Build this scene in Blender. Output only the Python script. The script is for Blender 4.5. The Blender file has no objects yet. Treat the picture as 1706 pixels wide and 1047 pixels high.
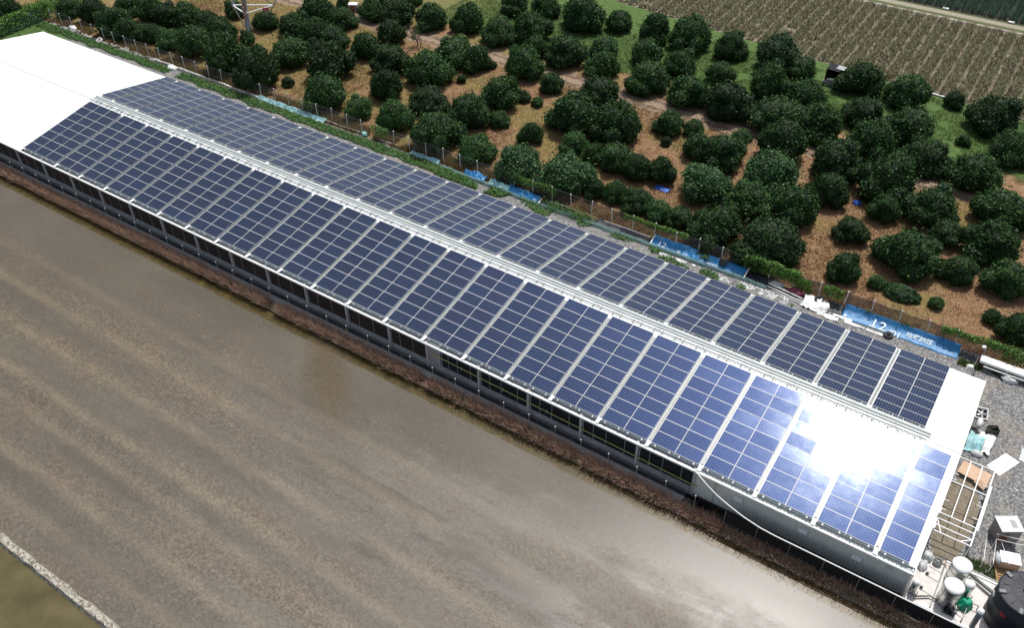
import bpy, math, random
import numpy as np
from mathutils import Vector, Matrix, noise
R_ = math.radians
sc = bpy.context.scene
col = sc.collection

# ------------------------------------------------------------------ camera
cd = bpy.data.cameras.new('camera'); cam = bpy.data.objects.new('camera', cd); col.objects.link(cam)
cd.sensor_width = 36.0; cd.lens = 31.076; cd.clip_start = 0.5; cd.clip_end = 1500
Rr = Vector((0.83116086, 0.55594248, -0.00997924)); Uu = Vector((-0.36076564, 0.5528451, 0.75113943)); Ff = Vector((-0.4231073, 0.62071753, -0.66006815))
m = Matrix((Rr, Uu, -Ff)).transposed().to_4x4(); m.translation = Vector((75.43, -35.452, 46.194))
cam.matrix_world = m
sc.camera = cam
# ------------------------------------------------------------------ light
SUN = Vector((-0.047, 0.457, 0.888)).normalized()
world = bpy.data.worlds.new('World'); sc.world = world; world.use_nodes = True
wn = world.node_tree.nodes; wl = world.node_tree.links
sky = wn.new('ShaderNodeTexSky'); sky.sky_type = 'NISHITA'; sky.sun_disc = False
sky.sun_elevation = math.asin(SUN.z); sky.sun_rotation = math.atan2(SUN.x, SUN.y)
sky.dust_density = 2.5; sky.air_density = 1.0; sky.altitude = 50
bg = wn['Background']; hz = wn.new('ShaderNodeHueSaturation'); hz.inputs['Saturation'].default_value = .62   # humid, milky summer sky
wl.new(sky.outputs[0], hz.inputs['Color']); wl.new(hz.outputs[0], bg.inputs[0]); bg.inputs[1].default_value = 0.13
sd = bpy.data.lights.new('sun', 'SUN'); sd.energy = 4.0; sd.angle = R_(0.55); sd.color = (1.0, 0.965, 0.91)
so = bpy.data.objects.new('sun', sd); col.objects.link(so); so.rotation_euler = SUN.to_track_quat('Z', 'Y').to_euler(); so.location = (40, 30, 80)
sc.view_settings.view_transform = 'Standard'; sc.view_settings.look = 'None'
sc.view_settings.exposure = 0.0; sc.view_settings.gamma = 1.0; sc.view_settings.use_curve_mapping = False

rng = np.random.default_rng(11); random.seed(5)

# ------------------------------------------------------------------ materials
class NT:
    def __init__(s, name):
        s.m = bpy.data.materials.new(name); s.m.use_nodes = True; s.t = s.m.node_tree; s.n = s.t.nodes; s.l = s.t.links
        s.b = s.n['Principled BSDF']; s.out = s.n['Material Output']; s._c = None
    def node(s, typ, **kw):
        n = s.n.new(typ)
        for k, v in kw.items():
            setattr(n, k, v)
        return n
    def set(s, sock, v):
        if hasattr(v, 'is_output') or isinstance(v, bpy.types.NodeSocket): s.l.new(v, sock)
        else: sock.default_value = v
    def co(s):
        if s._c is None: s._c = s.node('ShaderNodeNewGeometry').outputs['Position']
        return s._c
    def mapping(s, scale, vec=None, rot=(0, 0, 0)):
        n = s.node('ShaderNodeMapping'); s.l.new(vec or s.co(), n.inputs[0]); n.inputs['Scale'].default_value = scale; n.inputs['Rotation'].default_value = rot
        return n.outputs[0]
    def noise(s, scale, detail=4, rough=.55, vec=None, dist=0.0):
        n = s.node('ShaderNodeTexNoise'); s.l.new(vec or s.co(), n.inputs['Vector']); n.inputs['Scale'].default_value = scale
        n.inputs['Detail'].default_value = detail; n.inputs['Roughness'].default_value = rough; n.inputs['Distortion'].default_value = dist
        return n.outputs['Fac']
    def voro(s, scale, vec=None, feature='F1', out='Distance'):
        n = s.node('ShaderNodeTexVoronoi'); n.feature = feature; s.l.new(vec or s.co(), n.inputs['Vector']); n.inputs['Scale'].default_value = scale
        return n.outputs[out]
    def ramp(s, fac, stops, interp='LINEAR'):
        n = s.node('ShaderNodeValToRGB'); s.l.new(fac, n.inputs[0]); cr = n.color_ramp; cr.interpolation = interp
        while len(cr.elements) < len(stops): cr.elements.new(.5)
        for e, (p, c) in zip(cr.elements, stops):
            e.position = p; e.color = (c[0], c[1], c[2], 1) if len(c) == 3 else c
        return n.outputs[0]
    def mix(s, fac, a, b, blend='MIX'):
        n = s.node('ShaderNodeMix'); n.data_type = 'RGBA'; n.blend_type = blend
        s.set(n.inputs[0], fac)
        for i, v in ((6, a), (7, b)):
            if isinstance(v, tuple): v = (v[0], v[1], v[2], 1)
            s.set(n.inputs[i], v)
        return n.outputs[2]
    def math(s, op, a, b=0.0, clamp=False):
        n = s.node('ShaderNodeMath'); n.operation = op; n.use_clamp = clamp; s.set(n.inputs[0], a); s.set(n.inputs[1], b); return n.outputs[0]
    def mrange(s, v, a, b, c=0.0, d=1.0):
        n = s.node('ShaderNodeMapRange'); n.clamp = True; s.set(n.inputs[0], v)
        for i, x in enumerate((a, b, c, d)): n.inputs[i + 1].default_value = x
        return n.outputs[0]
    def sep(s, vec=None):
        n = s.node('ShaderNodeSeparateXYZ'); s.l.new(vec or s.co(), n.inputs[0]); return n.outputs
    def bump(s, h, strength=.5, dist=.05):
        n = s.node('ShaderNodeBump'); n.inputs['Strength'].default_value = strength; n.inputs['Distance'].default_value = dist
        s.l.new(h, n.inputs['Height']); s.l.new(n.outputs[0], s.b.inputs['Normal']); return n
    def base(s, c):
        s.set(s.b.inputs['Base Color'], (c[0], c[1], c[2], 1) if isinstance(c, tuple) else c); return s
    def r(s, v): s.set(s.b.inputs['Roughness'], v); return s
    def inp(s, k, v): s.set(s.b.inputs[k], v); return s

def simple(name, c, rough=.6, var=.25, scale=3.0, metal=0.0, bump=0.0, spec=None):
    n = NT(name)
    f = n.noise(scale, 5, .6)
    lo = tuple(x * (1 - var) for x in c); hi = tuple(min(1, x * (1 + var)) for x in c)
    n.base(n.ramp(f, [(.25, lo), (.75, hi)])); n.r(rough); n.inp('Metallic', metal)
    if spec is not None: n.inp('Specular IOR Level', spec)
    if bump: n.bump(n.noise(scale * 6, 4), bump, .02)
    return n.m

M = {}
M['white_roof'] = simple('white_painted_roof_sheet', (.80, .82, .82), .42, .04, .6)
M['white_trim'] = simple('white_trim', (.78, .80, .79), .45, .05, 2)
M['gutter'] = simple('gutter_metal', (.55, .58, .57), .4, .12, 4)
M['cladding'] = simple('pale_wall_cladding', (.72, .75, .69), .5, .08, 1.2)
M['steel'] = simple('galvanised_steel', (.42, .44, .45), .38, .2, 8, .6)
M['white_pipe'] = simple('white_pipe_plastic', (.8, .8, .78), .4, .05, 4)
M['concrete'] = simple('weathered_concrete', (.36, .36, .35), .85, .28, 1.4, bump=.4)
M['pad'] = simple('pale_concrete_pad', (.62, .59, .56), .8, .22, 1.6, bump=.3)
M['net_dark'] = simple('dark_brown_net', (.030, .020, .018), .9, .4, .5)
M['net_blue'] = simple('dark_blue_net', (.007, .009, .014), .9, .4, .5)
M['column'] = simple('grey_painted_column', (.46, .47, .46), .5, .1, 3)
M['door_grey'] = simple('grey_door_sheet', (.36, .33, .32), .6, .15, 2)
M['yellow'] = simple('faded_yellow_pipe', (.50, .52, .16), .5, .2, 3)
M['rubber'] = simple('black_rubber', (.02, .02, .021), .7, .3, 8)
M['black_plastic'] = simple('black_tank_plastic', (.014, .016, .026), .6, .15, 2)
M['stainless'] = simple('stainless_steel', (.62, .62, .61), .18, .18, 6, 1.0, bump=.5)
M['white_dome'] = simple('white_dome_lid', (.8, .81, .8), .35, .04, 4)
M['rust'] = simple('rusty_steel', (.16, .07, .045), .8, .4, 6)
M['wood'] = simple('pallet_wood', (.42, .26, .12), .75, .25, 8)
M['plywood'] = simple('peach_plywood', (.62, .42, .29), .7, .18, 2.5)
M['green_bag'] = simple('green_mesh_bag', (.0, .30, .17), .5, .35, 9, bump=.8)
M['clear_bag'] = simple('crumpled_clear_plastic', (.55, .57, .57), .3, .35, 9, bump=1)
M['cyan_tarp'] = simple('pale_cyan_sheet', (.30, .55, .58), .45, .35, 6, bump=.8)
M['white_sheet'] = simple('white_plastic_sheet', (.72, .73, .73), .4, .25, 7, bump=.8)
M['pink'] = simple('maroon_sack', (.17, .03, .06), .8, .3, 9, bump=.6)
M['blue_tarp'] = simple('blue_tarpaulin', (.006, .165, .40), .42, .35, 5, bump=.6)
M['bright_blue'] = simple('bright_blue_tarp', (.03, .12, .55), .5, .25, 6, bump=.6)
M['dark_sheet'] = simple('black_mulch_sheet', (.035, .04, .05), .5, .4, 4, bump=.8)
M['grey_box'] = simple('grey_cabinet_paint', (.24, .22, .21), .5, .25, 3)
M['letter'] = simple('faded_white_print', (.62, .74, .80), .5, .22, 12)
M['bark'] = simple('orchard_bark', (.10, .075, .055), .9, .3, 9, bump=.6)
M['stone'] = simple('pale_rubble_stone', (.42, .40, .37), .9, .35, 3, bump=.6)
M['kerb_white'] = simple('whitewashed_edging', (.66, .66, .63), .75, .25, 3, bump=.4)
M['red_sign'] = simple('red_enamel_sign', (.42, .02, .02), .5, .1, 3)
M['gap_grey'] = simple('dull_zinc_channel', (.26, .28, .27), .38, .2, 2)
M['fence_post'] = simple('pale_galvanised_post', (.60, .61, .60), .5, .15, 6)
M['black_net'] = simple('black_plastic_net', (.006, .006, .007), .9, .3, 4)
M['cable'] = simple('grey_cable_sheath', (.16, .17, .17), .6, .3, 3)
M['frame_alu'] = simple('panel_frame_aluminium', (.55, .575, .575), .4, .05, 4)
M['conduit'] = simple('grey_conduit', (.30, .33, .33), .45, .1, 4)
M['tray'] = simple('cable_tray_lid', (.40, .44, .43), .4, .1, 2)

# solar glass with its cell grid (UV 0..1 over the glass)
def solar_glass():
    n = NT('solar_cell_glass')
    uv = n.node('ShaderNodeUVMap'); uvo = uv.outputs[0]
    mp = n.mapping((10, 6, 1), uvo)
    fr = n.node('ShaderNodeVectorMath'); fr.operation = 'FRACTION'; n.l.new(mp, fr.inputs[0])
    sx = n.sep(fr.outputs[0])
    ax = n.math('ABSOLUTE', n.math('SUBTRACT', sx[0], .5)); ay = n.math('ABSOLUTE', n.math('SUBTRACT', sx[1], .5))
    diamond = n.math('GREATER_THAN', n.math('ADD', ax, ay), .845)
    line = n.math('GREATER_THAN', n.math('MAXIMUM', ax, ay), .481)
    mask = n.math('MAXIMUM', diamond, n.math('MULTIPLY', line, .55))
    # bus bars
    mb = n.mapping((1, 18, 1), uvo); fb = n.node('ShaderNodeVectorMath'); fb.operation = 'FRACTION'; n.l.new(mb, fb.inputs[0])
    bus = n.math('GREATER_THAN', n.math('ABSOLUTE', n.math('SUBTRACT', n.sep(fb.outputs[0])[1], .5)), .46)
    oi = n.node('ShaderNodeObjectInfo')
    cell = n.ramp(oi.outputs['Random'], [(0, (.003, .006, .015)), (.45, (.004, .009, .022)), (.8, (.007, .008, .018)), (1, (.005, .013, .034))])
    wn2 = n.node('ShaderNodeTexWhiteNoise'); fl = n.node('ShaderNodeVectorMath'); fl.operation = 'FLOOR'; n.l.new(mp, fl.inputs[0]); n.l.new(fl.outputs[0], wn2.inputs[0])
    cell = n.mix(n.math('MULTIPLY', wn2.outputs['Value'], .28), cell, (.004, .008, .03))
    c = n.mix(n.math('MULTIPLY', bus, .08), cell, (.10, .16, .32))
    c = n.mix(mask, c, (.20, .25, .34))
    n.base(c)
    dust = n.noise(1.3, 4)
    n.r(n.mrange(dust, .3, .7, .105, .130)); n.inp('IOR', 1.46); n.inp('Specular Tint', (.78, .88, 1.0, 1))
    n.bump(n.noise(2.2, 2), .05, .02)
    # textured silicon under the glass scatters a broad blue lobe round the sun's mirror direction
    gl = n.node('ShaderNodeBsdfGlossy'); gl.inputs['Color'].default_value = (.05, .17, .72, 1); gl.inputs['Roughness'].default_value = .37
    ms = n.node('ShaderNodeMixShader'); n.l.new(n.math('MULTIPLY', n.math('SUBTRACT', 1.0, mask), .036), ms.inputs[0]); n.l.new(n.b.outputs[0], ms.inputs[1]); n.l.new(gl.outputs[0], ms.inputs[2]); n.l.new(ms.outputs[0], n.out.inputs[0])
    return n.m
M['cells'] = solar_glass()

# foliage, colour varies leaf by leaf and tree by tree
def leafy(name, stops, rough=.45, trans=.12, tree_var=.42):
    n = NT(name)
    g = n.node('ShaderNodeNewGeometry'); oi = n.node('ShaderNodeObjectInfo')
    c = n.ramp(g.outputs['Random Per Island'], stops)
    hs = n.node('ShaderNodeHueSaturation'); n.l.new(c, hs.inputs['Color'])
    n.l.new(n.mrange(oi.outputs['Random'], 0, 1, 1 - tree_var, 1 + tree_var), hs.inputs['Value'])
    n.l.new(n.mrange(n.noise(.9, 3), .3, .7, .478, .508), hs.inputs['Hue'])
    n.base(hs.outputs[0]); n.r(rough); n.inp('Specular IOR Level', .12)
    if trans:
        tb = n.node('ShaderNodeBsdfTranslucent'); n.l.new(hs.outputs[0], tb.inputs[0])
        mx = n.node('ShaderNodeMixShader'); mx.inputs[0].default_value = trans
        n.l.new(n.b.outputs[0], mx.inputs[1]); n.l.new(tb.outputs[0], mx.inputs[2]); n.l.new(mx.outputs[0], n.out.inputs[0])
    return n.m
M['leaf'] = leafy('citrus_leaf', [(0, (.011, .034, .010)), (.5, (.021, .064, .015)), (.85, (.042, .108, .025)), (1, (.085, .17, .045))], .5)
M['leaf_fresh'] = leafy('fresh_citrus_leaf', [(0, (.02, .06, .022)), (.5, (.035, .10, .03)), (1, (.11, .21, .08))], .42)
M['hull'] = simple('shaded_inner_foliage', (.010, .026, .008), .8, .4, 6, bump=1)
M['vine'] = leafy('vine_leaf', [(0, (.05, .12, .025)), (.5, (.10, .22, .045)), (1, (.18, .33, .09))], .5, .2, .1)
M['ground_leaf'] = leafy('ground_cover_leaf', [(0, (.04, .095, .03)), (.6, (.075, .17, .045)), (1, (.13, .25, .08))], .55, .15, .1)
M['grass_blade'] = leafy('grass_blade', [(0, (.045, .095, .025)), (.6, (.075, .14, .035)), (1, (.15, .20, .075))], .6, .15, .1)
M['straw'] = leafy('dead_grass', [(0, (.17, .09, .042)), (.5, (.31, .18, .09)), (.85, (.44, .29, .16)), (1, (.54, .41, .25))], .8, .1, .1)
M['weed'] = leafy('dry_red_brown_weed', [(0, (.22, .14, .10)), (.45, (.46, .29, .21)), (.8, (.62, .45, .34)), (1, (.34, .34, .17))], .8, .1, .1)
M['olive_weed'] = leafy('dry_olive_weed', [(0, (.10, .08, .03)), (.5, (.20, .145, .055)), (1, (.32, .24, .11))], .8, .1, .1)
M['crop'] = leafy('withered_crop_leaf', [(0, (.14, .10, .07)), (.35, (.27, .21, .15)), (.6, (.20, .26, .11)), (.85, (.36, .34, .22)), (1, (.42, .48, .28))], .7, .1, .1)
M['pine'] = leafy('blue_green_crop_leaf', [(0, (.035, .07, .05)), (.6, (.075, .14, .10)), (1, (.18, .25, .20))], .5, .1, .1)

def net_mat(name, c, holes, scale=16):
    n = NT(name); n.base(c); n.r(.8)
    p = n.noise(scale, 2); q = n.noise(.8, 3)
    f = n.math('ADD', n.mrange(p, .35, .65, holes - .25, holes + .25), n.mrange(q, .3, .7, -.15, .15), True)
    tr = n.node('ShaderNodeBsdfTransparent'); mx = n.node('ShaderNodeMixShader'); n.l.new(f, mx.inputs[0])
    n.l.new(n.b.outputs[0], mx.inputs[1]); n.l.new(tr.outputs[0], mx.inputs[2]); n.l.new(mx.outputs[0], n.out.inputs[0])
    return n.m
M['shade_net'] = net_mat('brown_shade_net', (.035, .03, .026), .30)
M['chain_net'] = net_mat('thin_wire_mesh', (.13, .135, .13), .80, 22)
M['teal_net'] = net_mat('teal_netting', (.10, .19, .18), .35, 9)
M['blue_net'] = net_mat('blue_grey_netting', (.14, .22, .25), .35, 9)

# ground: zones across y with ragged borders
def ground_mat():
    n = NT('yard_and_orchard_soil'); s = n.sep(); x, y = s[0], s[1]
    wob = n.mrange(n.noise(.35, 5, .6), .25, .75, -1.0, 1.0)
    wob2 = n.mrange(n.noise(1.6, 4, .6), .25, .75, -.45, .45)
    yy = n.math('ADD', y, n.math('ADD', wob, wob2)); ys = n.math('ADD', y, wob2)
    v = n.voro(11.0, out='Color'); fine = n.noise(14, 3, .7)
    gs = n.node('ShaderNodeSeparateColor'); n.l.new(v, gs.inputs[0])
    gravel = n.ramp(gs.outputs[0], [(0, (.085, .085, .088)), (.5, (.19, .19, .19)), (.9, (.30, .295, .285)), (1, (.46, .45, .43))])
    gravel = n.mix(n.mrange(n.noise(.5, 4), .52, .68, 0, .5), gravel, (.30, .25, .19))
    strawn = n.noise(5.0, 6, .72, n.mapping((1, 1.0, 1)), 1.2)
    soil = n.ramp(n.math('ADD', n.math('MULTIPLY', strawn, .6), n.math('MULTIPLY', n.noise(1.1, 6, .7, None, .8), .4)), [(.30, (.085, .047, .025)), (.44, (.20, .112, .058)), (.56, (.30, .185, .100)), (.70, (.43, .31, .18))])
    yel = n.ramp(strawn, [(.25, (.10, .085, .025)), (.6, (.235, .185, .065)), (.8, (.30, .25, .10))])
    leftness = n.mrange(x, 0, 60, .12, -.02)
    soil = n.mix(n.mrange(n.math('ADD', n.noise(.16, 5, .6), leftness), .50, .62), soil, yel)
    green = n.ramp(n.noise(2.0, 7, .75), [(.25, (.042, .078, .020)), (.5, (.078, .140, .034)), (.75, (.14, .19, .062))])
    track = n.ramp(n.noise(3, 6, .7), [(.2, (.16, .11, .075)), (.5, (.29, .21, .145)), (.8, (.42, .33, .24))])
    ruts = n.math('ABSOLUTE', n.math('SUBTRACT', n.math('ABSOLUTE', n.math('SUBTRACT', ys, 45.0)), .75))
    rut = n.mrange(ruts, .12, .4, .75, 0.0)
    soil = n.mix(n.mrange(n.math('ABSOLUTE', n.math('SUBTRACT', yy, 45.0)), 1.1, 2.0, 1, 0), soil, n.mix(rut, track, (.09, .06, .04)))
    fieldc = n.ramp(n.noise(5, 6, .7), [(.2, (.13, .105, .075)), (.5, (.215, .18, .13)), (.8, (.31, .27, .20))])
    pathc = n.ramp(n.noise(4, 5, .7), [(.2, (.17, .15, .10)), (.5, (.32, .29, .22)), (.8, (.42, .40, .33))])
    verge = n.mrange(n.math('ABSOLUTE', n.math('SUBTRACT', y, 86.95)), .45, .7, 0, 1)
    pathc = n.mix(verge, pathc, (.10, .115, .05))
    c = n.mix(n.mrange(ys, 22.6, 23.0), gravel, soil)
    gfac = n.mrange(n.math('ADD', yy, n.mrange(n.noise(.22, 3), .3, .7, -2.5, 2.5)), 49.2, 50.6)
    gfac = n.math('MULTIPLY', gfac, n.mrange(x, -6, 14, 0, 1))
    c = n.mix(gfac, c, green)
    fy = n.math('ADD', y, n.math('MULTIPLY', x, .105))
    c = n.mix(n.mrange(n.math('ADD', fy, n.math('MULTIPLY', wob2, .5)), 69.9, 70.2), c, fieldc)
    c = n.mix(n.mrange(y, 85.4, 85.7), c, pathc)
    c = n.mix(n.mrange(y, 87.8, 88.2), c, (.06, .055, .04))
    # left end is overgrown
    c = n.mix(n.math('MULTIPLY', n.mrange(n.math('ADD', x, wob), -27, -31, 0, 1), n.mrange(y, 22.0, 23.5, 1, 0)), c, green)
    n.base(c); n.r(.92); n.inp('Specular IOR Level', .25)
    hb = n.math('ADD', strawn, n.math('MULTIPLY', n.voro(11.0), .8))
    n.bump(hb, .9, .06)
    return n.m
M['ground'] = ground_mat()

def bed_mat():
    n = NT('bank_mud'); f = n.noise(3.5, 6, .7)
    n.base(n.ramp(f, [(.2, (.09, .075, .052)), (.5, (.20, .165, .12)), (.8, (.34, .28, .21))])); n.r(.8); n.bump(n.noise(9, 5, .7), .9, .08); return n.m
M['bank'] = bed_mat()

def water_mat(kind):
    n = NT('flooded_paddy_' + kind); s = n.sep(); x, y = s[0], s[1]
    if kind == 'paddy':
        wob = n.mrange(n.noise(.5, 5, .65), .25, .75, -.10, .10)
        ys = n.math('ADD', y, wob)
        # bands of drifted straw lie along the field
        band = n.math('ADD', n.math('MULTIPLY', n.noise(.42, 3, .5, n.mapping((.10, 1.0, 1)), .3), .75), n.math('MULTIPLY', n.noise(.55, 7, .7, n.mapping((.35, 1.0, 1)), .5), .45))
        spk = n.noise(5.0, 8, .85, n.mapping((1, 1, 1), None, (0, 0, .35)), .6)
        spk2 = n.noise(9.0, 6, .9, n.mapping((1.8, .6, 1), None, (0, 0, -.6)), .4)
        grain = n.noise(22.0, 3, .8)
        depth = n.noise(.16, 7, .62, n.mapping((.5, 1.0, 1)))
        clear = n.ramp(n.math('ADD', depth, n.math('MULTIPLY', n.math('SUBTRACT', grain, .5), .5)), [(.3, (.088, .080, .068)), (.55, (.112, .102, .087)), (.75, (.138, .126, .107))])
        straw = n.ramp(n.math('ADD', n.math('MULTIPLY', spk, .5), n.math('MULTIPLY', spk2, .5)), [(.36, (.048, .040, .030)), (.46, (.105, .088, .067)), (.55, (.168, .142, .108)), (.66, (.29, .25, .195))])
        straw = n.mix(n.mrange(n.noise(.3, 5, .6), .5, .66, 0, .45), straw, (.155, .098, .072))
        edge_free = n.mrange(n.math('ADD', ys, n.math('MULTIPLY', n.math('SUBTRACT', n.noise(.25, 4, .6), .5), 7.0)), -10.5, -5.0, 1, 0.10)
        fac = n.math('MULTIPLY', n.mrange(n.math('ADD', band, n.math('MULTIPLY', n.math('SUBTRACT', spk2, .5), .5)), .52, .72, .10, .80), edge_free)
        c = n.mix(fac, clear, straw)
        # low plough ridges run the length of the field just under the surface
        yr = n.math('ADD', y, n.math('MULTIPLY', wob, 1.8)); rd = None
        for yi in (-5.2, -8.1, -11.0, -14.1, -17.3, -19.2, -22.2, -24.6):
            q = n.mrange(n.math('ABSOLUTE', n.math('SUBTRACT', yr, yi)), .12, .62, 1, 0); rd = q if rd is None else n.math('MAXIMUM', rd, q)
        rd = n.math('MULTIPLY', n.math('MULTIPLY', rd, n.mrange(y, -4.5, -11.5, .0, .62)), n.mrange(n.noise(.22, 3), .32, .6, .25, 1))
        c = n.mix(rd, c, n.ramp(spk2, [(.3, (.13, .108, .078)), (.5, (.185, .155, .115)), (.7, (.27, .235, .18))]))
        tr_ = None
        for yi in (-12.4, -18.3, -23.4):
            q = n.mrange(n.math('ABSOLUTE', n.math('SUBTRACT', yr, yi)), .3, 1.0, 1, 0); tr_ = q if tr_ is None else n.math('MAXIMUM', tr_, q)
        c = n.mix(n.math('MULTIPLY', tr_, .42), c, n.ramp(spk, [(.3, (.050, .046, .038)), (.5, (.088, .080, .066)), (.7, (.17, .155, .13))]))
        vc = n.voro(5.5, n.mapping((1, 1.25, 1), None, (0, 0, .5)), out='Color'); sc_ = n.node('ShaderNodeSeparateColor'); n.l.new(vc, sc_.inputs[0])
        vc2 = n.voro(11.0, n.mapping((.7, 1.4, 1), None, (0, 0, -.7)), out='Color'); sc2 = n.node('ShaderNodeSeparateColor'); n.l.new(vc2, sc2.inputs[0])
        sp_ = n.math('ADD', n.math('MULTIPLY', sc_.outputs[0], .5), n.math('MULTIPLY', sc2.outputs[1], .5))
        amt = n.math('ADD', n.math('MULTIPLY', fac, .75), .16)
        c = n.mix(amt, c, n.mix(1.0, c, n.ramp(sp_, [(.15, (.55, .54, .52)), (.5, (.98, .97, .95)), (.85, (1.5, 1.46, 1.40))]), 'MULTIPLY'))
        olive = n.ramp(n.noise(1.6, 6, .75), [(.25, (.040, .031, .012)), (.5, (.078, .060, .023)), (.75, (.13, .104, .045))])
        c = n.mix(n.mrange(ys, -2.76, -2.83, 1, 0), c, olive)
        xs_ = n.math('SUBTRACT', x, 38.0); ys_ = n.math('ADD', y, 5.0)  # dark sky reflection painted into the water colour as an elongated olive patch
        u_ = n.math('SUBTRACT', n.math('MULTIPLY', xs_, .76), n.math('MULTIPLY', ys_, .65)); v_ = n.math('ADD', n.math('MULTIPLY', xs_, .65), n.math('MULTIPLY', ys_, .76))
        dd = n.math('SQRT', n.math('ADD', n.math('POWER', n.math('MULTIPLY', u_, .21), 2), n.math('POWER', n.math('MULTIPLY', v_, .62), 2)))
        refl_fac = n.mrange(n.math('ADD', dd, n.math('ADD', n.math('MULTIPLY', wob, 2.0), n.math('MULTIPLY', n.math('SUBTRACT', spk, .5), 1.6))), .5, 1.35, .95, 0)
        c = n.mix(refl_fac, c, n.mix(.5, straw, (.062, .046, .018)))
        far_warm = n.mrange(n.math('SUBTRACT', x, n.math('MULTIPLY', y, 1.2)), 20, 85, .55, 0); c = n.mix(far_warm, c, n.mix(1.0, c, (.92, .82, .62), 'MULTIPLY'))
        n.base(c)
        n.r(n.mrange(fac, .1, .7, .30, .45)); n.inp('Specular IOR Level', .5)
        n.bump(n.math('ADD', n.math('MULTIPLY', n.math('ADD', spk, spk2), fac), n.math('MULTIPLY', grain, .15)), .35, .03)
    else:
        n.base(n.ramp(n.noise(.6, 5), [(.3, (.075, .062, .028)), (.7, (.125, .105, .05))])); n.r(.16); n.bump(n.noise(3, 3), .08, .03)
    n.inp('IOR', 1.33)
    return n.m
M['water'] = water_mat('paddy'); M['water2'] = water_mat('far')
n = NT('levee_gravel'); vv = n.voro(9, out='Color'); gs = n.node('ShaderNodeSeparateColor'); n.l.new(vv, gs.inputs[0])
n.base(n.ramp(n.math('ADD', n.math('MULTIPLY', gs.outputs[0], .6), n.math('MULTIPLY', n.noise(5, 5), .5)), [(.2, (.10, .085, .06)), (.5, (.26, .235, .185)), (.8, (.44, .42, .36))])); n.r(.9); n.bump(n.voro(9), .9, .05); M['levee'] = n.m
n = NT('channel_wet_concrete'); n.base(n.ramp(n.noise(2.5, 5, .7), [(.3, (.03, .036, .04)), (.7, (.075, .085, .09))])); n.r(.5); M['channel'] = n.m
n = NT('deep_ditch_mud'); n.base((.012, .012, .012)); n.r(.6); M['ditch'] = n.m

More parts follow.
